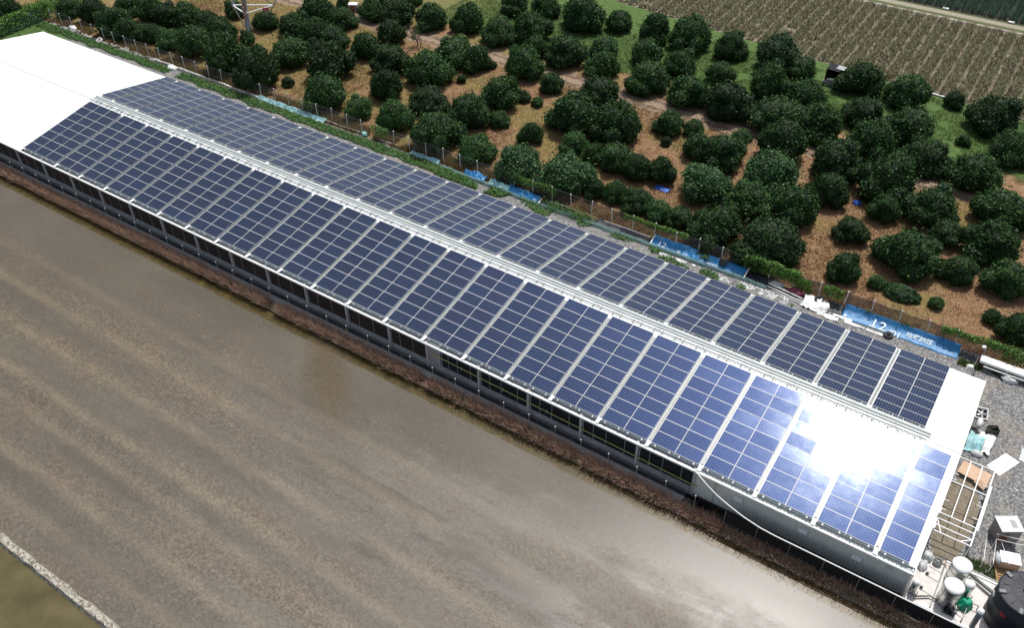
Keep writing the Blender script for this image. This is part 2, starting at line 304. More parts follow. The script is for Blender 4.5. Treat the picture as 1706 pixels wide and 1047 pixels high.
# ------------------------------------------------------------------ mesh helpers
class MB:
    def __init__(s): s.v = []; s.f = []
    def add(s, vs, fs):
        o = len(s.v); s.v += [tuple(v) for v in vs]; s.f += [tuple(i + o for i in f) for f in fs]; return s
    def box(s, x0, x1, y0, y1, z0, z1):
        vs = [(x0, y0, z0), (x1, y0, z0), (x1, y1, z0), (x0, y1, z0), (x0, y0, z1), (x1, y0, z1), (x1, y1, z1), (x0, y1, z1)]
        return s.add(vs, [(0, 3, 2, 1), (4, 5, 6, 7), (0, 1, 5, 4), (1, 2, 6, 5), (2, 3, 7, 6), (3, 0, 4, 7)])
    def obox(s, c, sx, sy, sz, rz=0.0, rx=0.0, ry=0.0):
        mt = Matrix.Translation(c) @ Matrix.Rotation(rz, 4, 'Z') @ Matrix.Rotation(ry, 4, 'Y') @ Matrix.Rotation(rx, 4, 'X')
        b = MB().box(-sx / 2, sx / 2, -sy / 2, sy / 2, -sz / 2, sz / 2)
        return s.add([mt @ Vector(v) for v in b.v], b.f)
    def bar(s, a, b, w, h=None):
        a = Vector(a); b = Vector(b); d = b - a; L = d.length; d.normalize(); h = h or w
        up = Vector((0, 0, 1)) if abs(d.z) < .95 else Vector((0, 1, 0))
        sd_ = d.cross(up).normalized(); u = sd_.cross(d)
        vs = []
        for p in (a, b):
            for i, j in ((-1, -1), (1, -1), (1, 1), (-1, 1)): vs.append(p + sd_ * i * w / 2 + u * j * h / 2)
        return s.add(vs, [(0, 3, 2, 1), (4, 5, 6, 7), (0, 1, 5, 4), (1, 2, 6, 5), (2, 3, 7, 6), (3, 0, 4, 7)])
    def tube(s, pts, r, n=8, cap=True):
        pts = [Vector(p) for p in pts]; rings = []
        rs = r if isinstance(r, (list, tuple)) else [r] * len(pts)
        for i, p in enumerate(pts):
            d = (pts[min(i + 1, len(pts) - 1)] - pts[max(i - 1, 0)]).normalized()
            up = Vector((0, 0, 1)) if abs(d.z) < .9 else Vector((1, 0, 0))
            a = d.cross(up).normalized(); b = a.cross(d)
            rings.append([p + (a * math.cos(2 * math.pi * k / n) + b * math.sin(2 * math.pi * k / n)) * rs[i] for k in range(n)])
        vs = [v for rg in rings for v in rg]; fs = []
        for i in range(len(pts) - 1):
            for k in range(n):
                k2 = (k + 1) % n; fs.append((i * n + k, i * n + k2, (i + 1) * n + k2, (i + 1) * n + k))
        if cap: fs += [tuple(range(n)), tuple((len(pts) - 1) * n + k for k in reversed(range(n)))]
        return s.add(vs, fs)
    def lathe(s, c, prof, n=24):
        vs = []; fs = []
        for r, z in prof:
            for k in range(n): vs.append((c[0] + r * math.cos(2 * math.pi * k / n), c[1] + r * math.sin(2 * math.pi * k / n), c[2] + z))
        for i in range(len(prof) - 1):
            for k in range(n):
                k2 = (k + 1) % n; fs.append((i * n + k, i * n + k2, (i + 1) * n + k2, (i + 1) * n + k))
        fs.append(tuple(range(n))); fs.append(tuple((len(prof) - 1) * n + k for k in range(n)))
        return s.add(vs, fs)
    def torus(s, c, R, r, n=20, k=8, axis='Z', tilt=0.0, rz=0.0):
        mt = Matrix.Translation(c) @ Matrix.Rotation(rz, 4, 'Z') @ Matrix.Rotation(tilt, 4, 'X')
        vs = []; fs = []
        for i in range(n):
            a = 2 * math.pi * i / n
            for j in range(k):
                b = 2 * math.pi * j / k
                vs.append(mt @ Vector(((R + r * math.cos(b)) * math.cos(a), (R + r * math.cos(b)) * math.sin(a), r * 1.15 * math.sin(b))))
        for i in range(n):
            for j in range(k): fs.append((i * k + j, ((i + 1) % n) * k + j, ((i + 1) % n) * k + (j + 1) % k, i * k + (j + 1) % k))
        return s.add(vs, fs)
    def mesh(s, name, mat, smooth=False):
        me = bpy.data.meshes.new(name); me.from_pydata(s.v, [], s.f)
        me.materials.append(M[mat] if isinstance(mat, str) else mat)
        if smooth: me.polygons.foreach_set('use_smooth', [True] * len(me.polygons))
        me.update(); return me
    def build(s, name, mat, parent=None, smooth=False, loc=None):
        return link(name, s.mesh(name, mat, smooth), parent, loc)
def link(name, me, parent=None, loc=None):
    o = bpy.data.objects.new(name, me); col.objects.link(o)
    if parent is not None: o.parent = parent
    if loc is not None: o.location = loc
    return o
def tag(o, label, cat, group=None, kind=None):
    o['label'] = label; o['category'] = cat
    if group: o['group'] = group
    if kind: o['kind'] = kind
    return o
def thing(name, label, cat, loc=(0, 0, 0), group=None, rz=0.0):
    e = bpy.data.objects.new(name, None); e.empty_display_size = .2; col.objects.link(e); e.location = loc; e.rotation_euler = (0, 0, rz)
    return tag(e, label, cat, group)
def struct(o): o['kind'] = 'structure'; return o
def fast_mesh(name, V, nper, mat, smooth=False):
    """V: (faces*nper, 3) vertices, every face its own island of nper vertices"""
    V = np.asarray(V, dtype=np.float32).reshape(-1, 3); nf = len(V) // nper
    me = bpy.data.meshes.new(name); me.vertices.add(len(V)); me.vertices.foreach_set('co', V.ravel())
    me.loops.add(len(V)); me.loops.foreach_set('vertex_index', np.arange(len(V), dtype=np.int32))
    me.polygons.add(nf); me.polygons.foreach_set('loop_start', np.arange(0, len(V), nper, dtype=np.int32))
    try: me.polygons.foreach_set('loop_total', np.full(nf, nper, dtype=np.int32))
    except Exception: pass
    me.materials.append(M[mat] if isinstance(mat, str) else mat); me.update(calc_edges=True); me.validate()
    return me
def blades(name, base, h, w, lean, mat, per=6, spread=.06, hv=.4):
    """tufts of narrow blades"""
    n = len(base); B = np.repeat(base, per, axis=0) + np.c_[rng.normal(0, spread, (n * per, 2)), np.zeros(n * per)]
    N = len(B); a = rng.uniform(0, 2 * np.pi, N); H = h * rng.uniform(1 - hv, 1 + hv, N); l = lean * rng.uniform(.2, 1.2, N) * H
    d = np.c_[np.cos(a), np.sin(a), np.zeros(N)]; s_ = np.c_[-np.sin(a), np.cos(a), np.zeros(N)]
    tip = B + d * l[:, None] + np.c_[np.zeros((N, 2)), H * np.sqrt(np.clip(1 - (l / H) ** 2 * .6, .1, 1))]
    W = w * rng.uniform(.6, 1.4, N)[:, None]
    V = np.stack([B - s_ * W / 2, B + s_ * W / 2, tip], axis=1)
    return fast_mesh(name, V, 3, mat)
def leaves(name, P, size, mat, nrm=None, flat=.5):
    N = len(P); q = rng.normal(0, 1, (N, 3)); 
    if nrm is not None: q = nrm + q * flat
    q /= np.linalg.norm(q, axis=1)[:, None]
    t = np.cross(q, rng.normal(0, 1, (N, 3))); t /= np.linalg.norm(t, axis=1)[:, None]; b = np.cross(q, t)
    S = (size * rng.uniform(.6, 1.35, N))[:, None]
    V = np.stack([P - t * S * .5, P - b * S * .3, P + t * S * .5, P + b * S * .3], axis=1)
    return fast_mesh(name, V, 4, mat)
def stuff(name, me, label, cat, group=None):
    o = link(name, me); return tag(o, label, cat, group, 'stuff')
def sheet(name, mat, x0, x1, prof, nx, amp=.03, ns=1.5, parent=None, ragged=0.0, thick=.012, build=True):
    """a draped sheet: prof = [(y,z)...], ruffled by noise, with thickness"""
    # refine profile
    pr = []
    for i in range(len(prof) - 1):
        for k in range(4): t = k / 4; pr.append((prof[i][0] * (1 - t) + prof[i + 1][0] * t, prof[i][1] * (1 - t) + prof[i + 1][1] * t))
    pr.append(prof[-1]); ny = len(pr); top = []
    for i in range(nx + 1):
        x = x0 + (x1 - x0) * i / nx
        for j, (y, z) in enumerate(pr):
            nz = noise.noise(Vector((x * ns, y * ns * 1.3, 3.1))) + .5 * noise.noise(Vector((x * ns * 2.7, y * ns * 2.7, 9.1)))
            e = ragged * noise.noise(Vector((x * 1.3, j * .01, 7.7))) * (j / (ny - 1) - .5) * 2
            top.append((x + (ragged * .5 * noise.noise(Vector((y * 2, i * .01, 1.7))) if i in (0, nx) else 0), y + e, max(.008, z + abs(nz) * amp)))
    vs = top + [(v[0], v[1], v[2] - thick) for v in top]; nt = len(top); fs = []
    for i in range(nx):
        for j in range(ny - 1):
            a, b, c, d = i * ny + j, (i + 1) * ny + j, (i + 1) * ny + j + 1, i * ny + j + 1
            fs.append((a, b, c, d)); fs.append((a + nt, d + nt, c + nt, b + nt))
    for i in range(nx):
        for j in (0, ny - 1):
            a, b = i * ny + j, (i + 1) * ny + j; fs.append((a, b, b + nt, a + nt))
    for j in range(ny - 1):
        for i in (0, nx):
            a, b = i * ny + j, i * ny + j + 1; fs.append((a, b, b + nt, a + nt))
    return MB().add(vs, fs).build(name, mat, parent, True)
def crumple(c, sx, sy, sz, seed, n=3):
    """a crumpled lump (bag or heap)"""
    me = MB(); import bmesh
    bm = bmesh.new(); bmesh.ops.create_icosphere(bm, subdivisions=n, radius=1.0)
    for v in bm.verts:
        p = v.co; k = 1 + .34 * noise.noise(p * 1.7 + Vector((seed, 0, 0))) + .22 * noise.noise(p * 4.3 + Vector((0, seed, 0)))
        v.co = Vector((p.x * sx * k, p.y * sy * k, max(-.06, p.z) * sz * k)); v.co += Vector(c)
    vs = [tuple(v.co) for v in bm.verts]; fs = [tuple(q.index for q in f.verts) for f in bm.faces]; bm.free()
    return me.add(vs, fs)

# ================================================================== SETTING
def strip(name, prof, x0, x1, mat, nx=1):
    b = MB(); vs = []; fs = []
    for i in range(nx + 1):
        x = x0 + (x1 - x0) * i / nx
        for (y, z) in prof: vs.append((x, y, z))
    k = len(prof)
    for i in range(nx):
        for j in range(k - 1): fs.append((i * k + j, (i + 1) * k + j, (i + 1) * k + j + 1, i * k + j + 1))
    b.add(vs, fs); return struct(b.build(name, mat))
XL, XR = -300, 300
struct(MB().add([(XL, -.2, 0), (XR, -.2, 0), (XR, 500, 0), (XL, 500, 0)], [(0, 1, 2, 3)]).build('ground', 'ground'))
# drainage channel and kerb beside the building, a deep ditch at the near end
strip('drainage_channel', [(-.20, -.002), (-.22, -.30), (-.72, -.30), (-.74, .03)], XL, 64.9, 'channel')
strip('kerb', [(-.74, .03), (-1.20, .03), (-1.22, -.06)], XL, 64.9, 'concrete')
strip('ditch', [(-.2, 0), (-.36, -.002), (-.38, -.85), (-1.0, -.85), (-1.16, -.30), (-1.24, -.07)], 64.9, XR, 'ditch')
# bank: ragged slope down to the paddy
vs = []; fs = []; nx = 620; js = [0, .25, .5, .75, 1.0, 1.25]
for i in range(nx + 1):
    x = -110 + 260 * i / nx
    for j, t in enumerate(js):
        y = -1.22 - .56 * t + (.08 * noise.noise(Vector((x * .9, t, 0))) if j else 0); z = -.06 - .38 * min(t, 1.0) ** 1.3 - (.12 if j == 5 else 0)
        if j: z += .06 * noise.noise(Vector((x * 1.8, t * 3, 5)))
        vs.append((x, y, z))
for i in range(nx):
    for j in range(5): fs.append((i * 6 + j, (i + 1) * 6 + j, (i + 1) * 6 + j + 1, i * 6 + j + 1))
struct(MB().add(vs, fs).build('bank', 'bank', None, True))
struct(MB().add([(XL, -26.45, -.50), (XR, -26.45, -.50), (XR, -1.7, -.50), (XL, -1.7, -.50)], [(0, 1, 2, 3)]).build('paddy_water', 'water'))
struct(MB().add([(XL, -400, -.56), (XR, -400, -.56), (XR, -26.9, -.56), (XL, -26.9, -.56)], [(0, 1, 2, 3)]).build('neighbouring_paddy_water', 'water2'))
vs = []; fs = []; nx = 420
for i in range(nx + 1):
    x = -60 + 210 * i / nx; w1 = .10 * noise.noise(Vector((x * .8, 0, 0))) + .05 * noise.noise(Vector((x * 3.1, 0, 0)))
    w2 = .10 * noise.noise(Vector((x * .8, 5, 0))) + .05 * noise.noise(Vector((x * 3.1, 5, 0))); zt = -.30 + .03 * noise.noise(Vector((x * 2, 1, 1)))
    for (y, z) in ((-26.35 + w1, -.62), (-26.5 + w1, zt), (-26.88 + w2, zt), (-27.1 + w2, -.70)): vs.append((x, y, z))
for i in range(nx):
    for j in range(3): fs.append((i * 4 + j, (i + 1) * 4 + j, (i + 1) * 4 + j + 1, i * 4 + j + 1))
struct(MB().add(vs, fs).build('levee', 'levee'))

# ================================================================== BUILDING
SL = 0.166779610; ca, sa = math.cos(SL), math.sin(SL)
EZ = 2.70; ROOF_D = .17                      # panels' top plane passes (y=0, z=2.70); the roof sheet lies below it
RY = 8.718
def roofz(y): 
    t = y if y <= RY else 2 * RY - y
    return EZ + t * math.tan(SL) - ROOF_D / ca
BX0, BX1 = -27.7, 78.42; EY0, EY1 = -.36, 2 * RY + .03
hall = thing('farm_hall', 'long low farm hall with a white gabled roof carrying rows of solar panels', 'building', (BX0, 0, 0))
def hp(mb, name, mat, smooth=False):
    o = mb.build(name, mat, None, smooth); o.parent = hall; o.matrix_parent_inverse = Matrix.Translation((-BX0, 0, 0)); return o
for (ya, yb, RX0, RX1) in ((EY0, RY, BX0, -5.32), (.0, RY, -5.32, BX1), (EY1, RY, BX0, BX1)):
    b = MB(); vs = []; fs = []; prof = []
    pitch = .36; nrib = int((RX1 - RX0) / pitch)
    for k in range(nrib + 1):
        x = RX0 + k * pitch
        for dx, dz in ((0, 0), (.02, .022), (.05, .022), (.07, 0)):
            if x + dx < RX1: prof.append((x + dx, dz))
    prof.append((RX1, 0))
    for (x, dz) in prof: vs += [(x, ya, roofz(ya) + dz), (x, yb, roofz(yb) + dz)]
    nt = len(vs); vs += [(x, y, z - .05 - (0)) for (x, y, z) in vs]
    for i in range(len(prof) - 1):
        a = 2 * i; fs.append((a, a + 2, a + 3, a + 1)); fs.append((a + nt, a + 1 + nt, a + 3 + nt, a + 2 + nt)); fs.append((a, a + nt, a + 2 + nt, a + 2))
    for a in (0, 2 * (len(prof) - 1)): fs.append((a, a + 1, a + 1 + nt, a + nt))
    b.add(vs, fs); hp(b, 'roof_sheet', 'white_roof')
# ridge cap, eave gutters, verge trims
b = MB(); zr = roofz(RY)
b.add([(BX0 - .02, RY - .28, zr - .28 * math.tan(SL) + .035), (BX0 - .02, RY, zr + .045), (BX0 - .02, RY + .28, zr - .28 * math.tan(SL) + .035),
       (BX1 + .02, RY - .28, zr - .28 * math.tan(SL) + .035), (BX1 + .02, RY, zr + .045), (BX1 + .02, RY + .28, zr - .28 * math.tan(SL) + .035)], [(0, 3, 4, 1), (1, 4, 5, 2)])
hp(b, 'ridge_cap', 'white_trim')
hp(MB().box(BX0, BX1, EY0 - .11, EY0 - .005, roofz(EY0) - .12, roofz(EY0) + .012), 'eave_trim', 'white_trim')
hp(MB().box(BX0, BX1, EY1 + .005, EY1 + .11, roofz(EY0) - .12, roofz(EY0) + .012), 'eave_trim', 'white_trim')
for x0 in (BX0 - .05, BX1 + .005):
    for ya, yb in ((EY0 - .11, RY), (EY1 + .11, RY)):
        b = MB(); za, zb = roofz(ya), roofz(yb)
        b.add([(x0, ya, za - .14), (x0 + .045, ya, za - .14), (x0 + .045, yb, zb - .14), (x0, yb, zb - .14), (x0, ya, za + .03), (x0 + .045, ya, za + .03), (x0 + .045, yb, zb + .03), (x0, yb, zb + .03)],
              [(0, 3, 2, 1), (4, 5, 6, 7), (0, 1, 5, 4), (1, 2, 6, 5), (2, 3, 7, 6), (3, 0, 4, 7)])
        hp(b, 'verge_trim', 'white_trim')
ge = roofz(EY0)
b = MB(); prof = [(.04, ge + .03), (.03, ge - .10), (-.34, ge - .13), (-.35, ge + .0)]
vs = []; fs = []
for x in (-5.32, BX1 - .02): vs += [(x, y, z) for (y, z) in prof]
hp(b.add(vs, [(j, j + 1, j + 5, j + 4) for j in range(3)]), 'eave_gutter', 'gutter')
for k in range(0, 22):
    hp(MB().box(k * 3.63 - .12, k * 3.63 + .12, -.36, .16, roofz(0) + .005, roofz(0) + .03), 'gap_flashing', 'white_roof')
for k in range(0, 22):
    for far in (0, 1):
        b = MB(); xm = (k - far) * 3.63; yA, yB = (.2, RY - .95) if not far else (RY + .95, 2 * RY - .05)
        za, zb = roofz(yA) + .026, roofz(yB) + .026; wd = .085
        b.add([(xm - wd, yA, za - .02), (xm + wd, yA, za - .02), (xm + wd, yB, zb - .02), (xm - wd, yB, zb - .02), (xm - wd, yA, za + .03), (xm + wd, yA, za + .03), (xm + wd, yB, zb + .03), (xm - wd, yB, zb + .03)],
              [(0, 3, 2, 1), (4, 5, 6, 7), (0, 1, 5, 4), (1, 2, 6, 5), (2, 3, 7, 6), (3, 0, 4, 7)])
        hp(b, 'gap_channel', 'gap_grey')
# small brackets under the bottom edge of the roof panels, visible as dots
# near wall: columns, parapet, nets
cols = [65.16 - .02, 61.1, 56.87, 52.67, 48.48, 44.98, 43.83, 40.23, 36.0, 31.73, 27.47, 23.25, 18.97, 14.6, 10.4]
x = 10.4
while x > BX0 + 4: x -= 4.24; cols.append(x)
cols.append(BX0 + .08)
topz = roofz(-.1) - .10
for k, cx in enumerate(cols):
    if 44 < cx < 45.1: hp(MB().box(cx - .04, cx + .04, -.24, -.12, .5, topz), 'column', 'column')
    else: hp(MB().box(cx - .09, cx + .09, -.27, -.10, 0.0, topz), 'column', 'column')
xs = sorted(cols)
for a, c in zip(xs[:-1], xs[1:]):
    if c - a < 1.5:      # closed grey panel
        hp(MB().box(a + .05, c - .05, -.19, -.14, .55, topz), 'door_panel', 'door_grey'); continue
    w = c - a
    hp(MB().box(a + .10, c - .10, -.155, -.13, .52, topz), 'net_screen', 'net_blue' if a > 44 else 'net_dark')
    for t in ((.28, .62) if a < 44 else (.22, .45, .78)):
        hp(MB().box(a + w * t - .012, a + w * t + .012, -.18, -.158, .52, topz), 'net_batten', 'column' if a > 44 else 'door_grey')
    hp(MB().box(a + .16, a + .20, -.20, -.17, .52, topz), 'net_batten', 'column')
xx0 = BX0
while xx0 < 64.9:
    x1 = min(xx0 + 3.1, 65.0)
    hp(MB().box(xx0 + .006, x1 - .006, -.215, -.02, .002, .53), 'parapet_block', 'concrete'); xx0 += 3.1
hp(MB().box(BX0, 65.05, -.24, 0.0, .532, .56), 'parapet_coping', 'concrete')
# corrugated closed section
b = MB(); vs = []; fs = []; prof = []
x = 65.2
while x < BX1 - .06:
    for dx, dy in ((0, 0), (.11, 0), (.135, -.045), (.185, -.045), (.21, 0)): prof.append((x + dx, -.16 + dy))
    x += .22
prof = [p for p in prof if p[0] < BX1 - .03] + [(BX1 - .03, -.17)]
for (x, y) in prof: vs += [(x, y, .01), (x, y, topz)]
for i in range(len(prof) - 1): fs.append((2 * i, 2 * i + 2, 2 * i + 3, 2 * i + 1))
hp(b.add(vs, fs), 'wall_cladding', 'cladding')
hp(MB().box(66.55, 66.58, -.205, -.196, .02, topz), 'wall_seam', 'door_grey')
for (x, z) in ((68.1, 1.53), (72.2, 1.44), (75.45, 1.34)):
    b = MB(); b.box(x - .30, x + .30, -.26, -.20, z - .20, z + .20)
    for k in range(4): b.obox((x, -.275, z - .13 + k * .09), .52, .05, .015, 0, .5)
    hp(b, 'wall_vent', 'white_trim')
hp(MB().add(*(lambda t: (t.v, t.f))(MB().tube([(77.23, -.19, 1.8), (77.23, -.28, 1.8)], .13, 14))), 'round_vent', 'gutter')
# end walls and far wall
def gable(x, mat):
    b = MB(); yv = [-.17, RY, 2 * RY + .17]
    return b.add([(x, -.17, 0), (x, 2 * RY + .17, 0), (x, 2 * RY + .17, topz), (x, RY, roofz(RY) - .08), (x, -.17, topz),
                  (x - .06, -.17, 0), (x - .06, 2 * RY + .17, 0), (x - .06, 2 * RY + .17, topz), (x - .06, RY, roofz(RY) - .08), (x - .06, -.17, topz)],
                 [(0, 1, 2, 3, 4), (9, 8, 7, 6, 5), (0, 5, 6, 1), (0, 4, 9, 5), (4, 3, 8, 9), (3, 2, 7, 8), (2, 1, 6, 7)])
hp(gable(BX1 - .04, 'cladding'), 'gable_wall', 'cladding'); hp(gable(BX0 + .1, 'cladding'), 'gable_wall', 'cladding')
hp(MB().box(BX0 + .1, BX1 - .05, 2 * RY + .11, 2 * RY + .16, 0, topz), 'rear_wall', 'cladding')
# yellow pipe hung across the net bays, white down pipe sweeping from the eave
hp(MB().tube([(44.3, -.33, 1.60), (44.9, -.33, 1.55), (55, -.33, 1.25), (65.5, -.33, .98)], .032, 8), 'yellow_pipe', 'yellow', True)
for x in (47, 50.6, 54.2, 58.0, 62.0): hp(MB().box(x - .01, x + .01, -.34, -.16, 1.60 - (x - 44.3) * .029 - .25, 1.60 - (x - 44.3) * .029), 'pipe_hanger', 'column')
DOWNPIPE = (lambda: None)  #
#hp(MB().tube([(65.14, -.40, 2.42), (65.6, -.42, 1.95), (66.1, -.40, 1.57), (66.9, -.38, 1.1), (67.67, -.36, .72), (68.7, -.35, .32), (69.5, -.34, .12), (70.4, -.33, .05), (72, -.33, .035), (78.4, -.33, .03)], .045, 8), 'down_pipe', 'white_pipe', True)
# ridge services
b = MB().box(-5.5, 76.56, 8.92, 9.12, roofz(9.0) + .05, roofz(9.0) + .17); hp(b, 'cable_tray', 'tray')
hp(MB().box(-5.5, 76.56, 8.66, 8.83, roofz(8.72) + .05, roofz(8.72) + .10), 'cable_tray', 'tray')
hp(MB().tube([(-5.6, 8.40, roofz(8.4) + .10), (76.4, 8.40, roofz(8.4) + .10)], .022, 6), 'conduit', 'conduit', True)
hp(MB().tube([(-5.6, 8.28, roofz(8.28) + .07), (76.4, 8.28, roofz(8.28) + .07)], .018, 6), 'conduit', 'conduit', True)
clamp = MB().box(-.03, .03, -.20, .16, -.02, .07).mesh('pipe_clamp', 'conduit')
coil = MB().tube([(-.12, -.10, .05), (-.05, -.02, .14), (.05, .06, .14), (.12, -.05, .10), (.09, -.14, .06)], .012, 6).mesh('cable_loop', 'cable', True)
x = -4.6; k = 0
while x < 76.2:
    o = link('pipe_clamp', clamp, None); o.parent = hall; o.location = (x - BX0, 8.40, roofz(8.4) + .035)
    if k % 2 == 0:
        o = link('cable_loop', coil, None); o.parent = hall; o.location = (x + .28 - BX0, 8.55, roofz(8.5) + .03); o.rotation_euler = (0, 0, random.uniform(-.6, .6)); o.scale = (random.uniform(.8, 1.3),) * 3
    x += .62 if k % 2 == 0 else 1.02; k += 1

# ================================================================== SOLAR ARRAYS
PW, PH, GP = 1.655, .996, .014
def panel_mesh():
    me = bpy.data.meshes.new('solar_panel'); fw = .019; t = .038
    ox, oy = 0, 0; X0, X1, Y0, Y1 = 0, PW, 0, PH
    v = [(X0, Y0, -t), (X1, Y0, -t), (X1, Y1, -t), (X0, Y1, -t), (X0, Y0, 0), (X1, Y0, 0), (X1, Y1, 0), (X0, Y1, 0),
         (X0 + fw, Y0 + fw, 0), (X1 - fw, Y0 + fw, 0), (X1 - fw, Y1 - fw, 0), (X0 + fw, Y1 - fw, 0),
         (X0 + fw, Y0 + fw, -.006), (X1 - fw, Y0 + fw, -.006), (X1 - fw, Y1 - fw, -.006), (X0 + fw, Y1 - fw, -.006)]
    f = [(0, 3, 2, 1), (0, 1, 5, 4), (1, 2, 6, 5), (2, 3, 7, 6), (3, 0, 4, 7), (4, 5, 9, 8), (5, 6, 10, 9), (6, 7, 11, 10), (7, 4, 8, 11),
         (8, 9, 13, 12), (9, 10, 14, 13), (10, 11, 15, 14), (11, 8, 12, 15), (12, 13, 14, 15)]
    me.from_pydata(v, [], f); me.materials.append(M['frame_alu']); me.materials.append(M['cells'])
    me.polygons[-1].material_index = 1
    uv = me.uv_layers.new(name='UVMap')
    for li, c in zip(me.polygons[-1].loop_indices, ((0.004, .006), (.996, .006), (.996, .994), (.004, .994))): uv.data[li].uv = c
    me.update(); return me
PM = panel_mesh()
railm = MB().box(-.02, .02, -.16, 8 * (PH + GP) + .10, -.088, -.040).mesh('mounting_rail', 'frame_alu')
railf = MB().box(-.02, .02, -.36, 8 * (PH + GP) + .06, -.088, -.040).mesh('mounting_rail', 'frame_alu')
footm = MB().box(-.03, .03, -.14, -.06, -.16, -.03).mesh('rail_foot', 'frame_alu')
ORD = ['first', 'second', 'third', 'fourth', 'fifth', 'sixth', 'seventh', 'eighth', 'ninth', 'tenth', 'eleventh', 'twelfth', 'thirteenth', 'fourteenth', 'fifteenth', 'sixteenth', 'seventeenth', 'eighteenth', 'nineteenth', 'twentieth', 'twenty-first', 'twenty-second', 'twenty-third', 'twenty-fourth', 'twenty-fifth', 'twenty-sixth', 'twenty-seventh', 'twenty-eighth', 'twenty-ninth', 'thirtieth']
def array(x0, ncol, far, label, group):
    e = bpy.data.objects.new('solar_array', None); e.empty_display_size = .3; col.objects.link(e); tag(e, label, 'solar array', group)
    if far:
        e.location = (x0, RY + .75, EZ + RY * 0 + (8.08 * sa)); e.rotation_euler = (-SL, 0, 0)
    else:
        e.location = (x0, 0, EZ); e.rotation_euler = (SL, 0, 0)
    for c in range(ncol):
        for r in range(8):
            o = link('solar_panel', PM, e, (c * (PW + .02), r * (PH + GP), random.uniform(-.002, .002)))
            o.rotation_euler = (random.gauss(0, .0045), random.gauss(0, .0045), random.gauss(0, .0012))
        for t in (.32, 1.33):
            link('mounting_rail', railf if far else railm, e, (c * (PW + .02) + t, 0, 0))
            if not far: link('rail_foot', footm, e, (c * (PW + .02) + t + .05, 0, 0))
Pt = 3.63; G2 = .15
ng = 'solar arrays on the roof slope facing the paddy'; fg = 'solar arrays on the roof slope facing the orchard'
array(-G2 - 3 * PW - .06, 3, False, 'three panels wide solar array beside the bare white roof, slope facing the paddy', ng)
for k in range(21):
    c = 20 - k
    if k < 10: lab = '%s two-column solar array from the far end, roof slope facing the paddy' % ORD[k]
    else: lab = '%s two-column solar array from the near gable end, roof slope facing the paddy' % ORD[c]
    array(k * Pt + G2, 2, False, lab, ng)
array(21 * Pt + G2, 1, False, 'single-column solar array beside the near gable verge, slope facing the paddy', ng)
array(-Pt - G2 - PW, 1, True, 'single-column solar array beside the bare white roof, slope facing the orchard', fg)
for k in range(22):
    c = 21 - k
    if k < 11: lab = '%s two-column solar array from the far end, roof slope facing the orchard' % ORD[k]
    else: lab = '%s two-column solar array from the near gable end, roof slope facing the orchard' % ORD[c]
    array((k - 1) * Pt + G2, 2, True, lab, fg)

# ================================================================== FENCES
fn = thing('wire_fence', 'low wire fence of thin steel posts along the kerb above the dry weeds', 'fence', (0, -1.3, 0))
post = MB(); post.tube([(0, 0, -.15), (0, 0, 1.36)], .024, 6).lathe((0, 0, 1.36), [(.0, -.0), (.036, .0), (.036, .05), (.0, .07)], 8)
pm = post.mesh('post', 'steel'); pc = MB().lathe((0, 0, 1.36), [(.03, 0), (.045, .02), (.04, .06), (.01, .08)], 8).mesh('post_cap', 'white_pipe')
x = 65.8
while x > -30:
    o = link('post', pm, fn, (x, random.uniform(-.02, .02), random.uniform(-.06, .02))); o.rotation_euler = (random.gauss(0, .015), random.gauss(0, .015), 0)
    link('post_cap', pc, o); x -= 2.062
for z in (1.28, .75, .2): MB().tube([(x, 0, z), (65.8, 0, z)], .006, 4).build('fence_wire', 'steel', fn)

ff = thing('orchard_fence', 'post and netting fence between the gravel strip and the orchard', 'fence', (0, 23.1, 0))
pm2 = MB().tube([(0, 0, -.1), (0, 0, 1.58)], .036, 6).mesh('post', 'fence_post'); pc2 = MB().lathe((0, 0, 1.57), [(.045, 0), (.06, .03), (.05, .07), (.01, .09)], 8).mesh('post_cap', 'white_pipe')
px = []; x = 67.36 + 2.1 * 6
while x > -37: px.append(x); x -= 2.095
for x in px:
    o = link('post', pm2, ff, (x, random.uniform(-.03, .03), random.uniform(-.05, .02))); o.rotation_euler = (random.gauss(0, .03), random.gauss(0, .03), 0)
    link('post_cap', pc2, o)
for a, b_ in zip(px[1:], px[:-1]):
    dark = a > 37.5
    if -32 < a < -22: continue
    mt = 'shade_net' if dark else 'chain_net'; n_ = 8; vs = []; fs = []
    for i in range(n_ + 1):
        t = i / n_; xx = a + (b_ - a) * t; sag = .10 * math.sin(math.pi * t) * (1 if dark else .6)
        for z in (.05, .55, 1.0, 1.50 - sag): vs.append((xx, .035 + .04 * noise.noise(Vector((xx * 1.5, z * 2, 0))), z))
    for i in range(n_):
        for j in range(3): fs.append((i * 4 + j, (i + 1) * 4 + j, (i + 1) * 4 + j + 1, i * 4 + j + 1))
    MB().add(vs, fs).build('net_panel', mt, ff)
MB().tube([(px[-1], .02, 1.5), (px[0], .02, 1.5)], .007, 4).build('fence_wire', 'steel', ff)

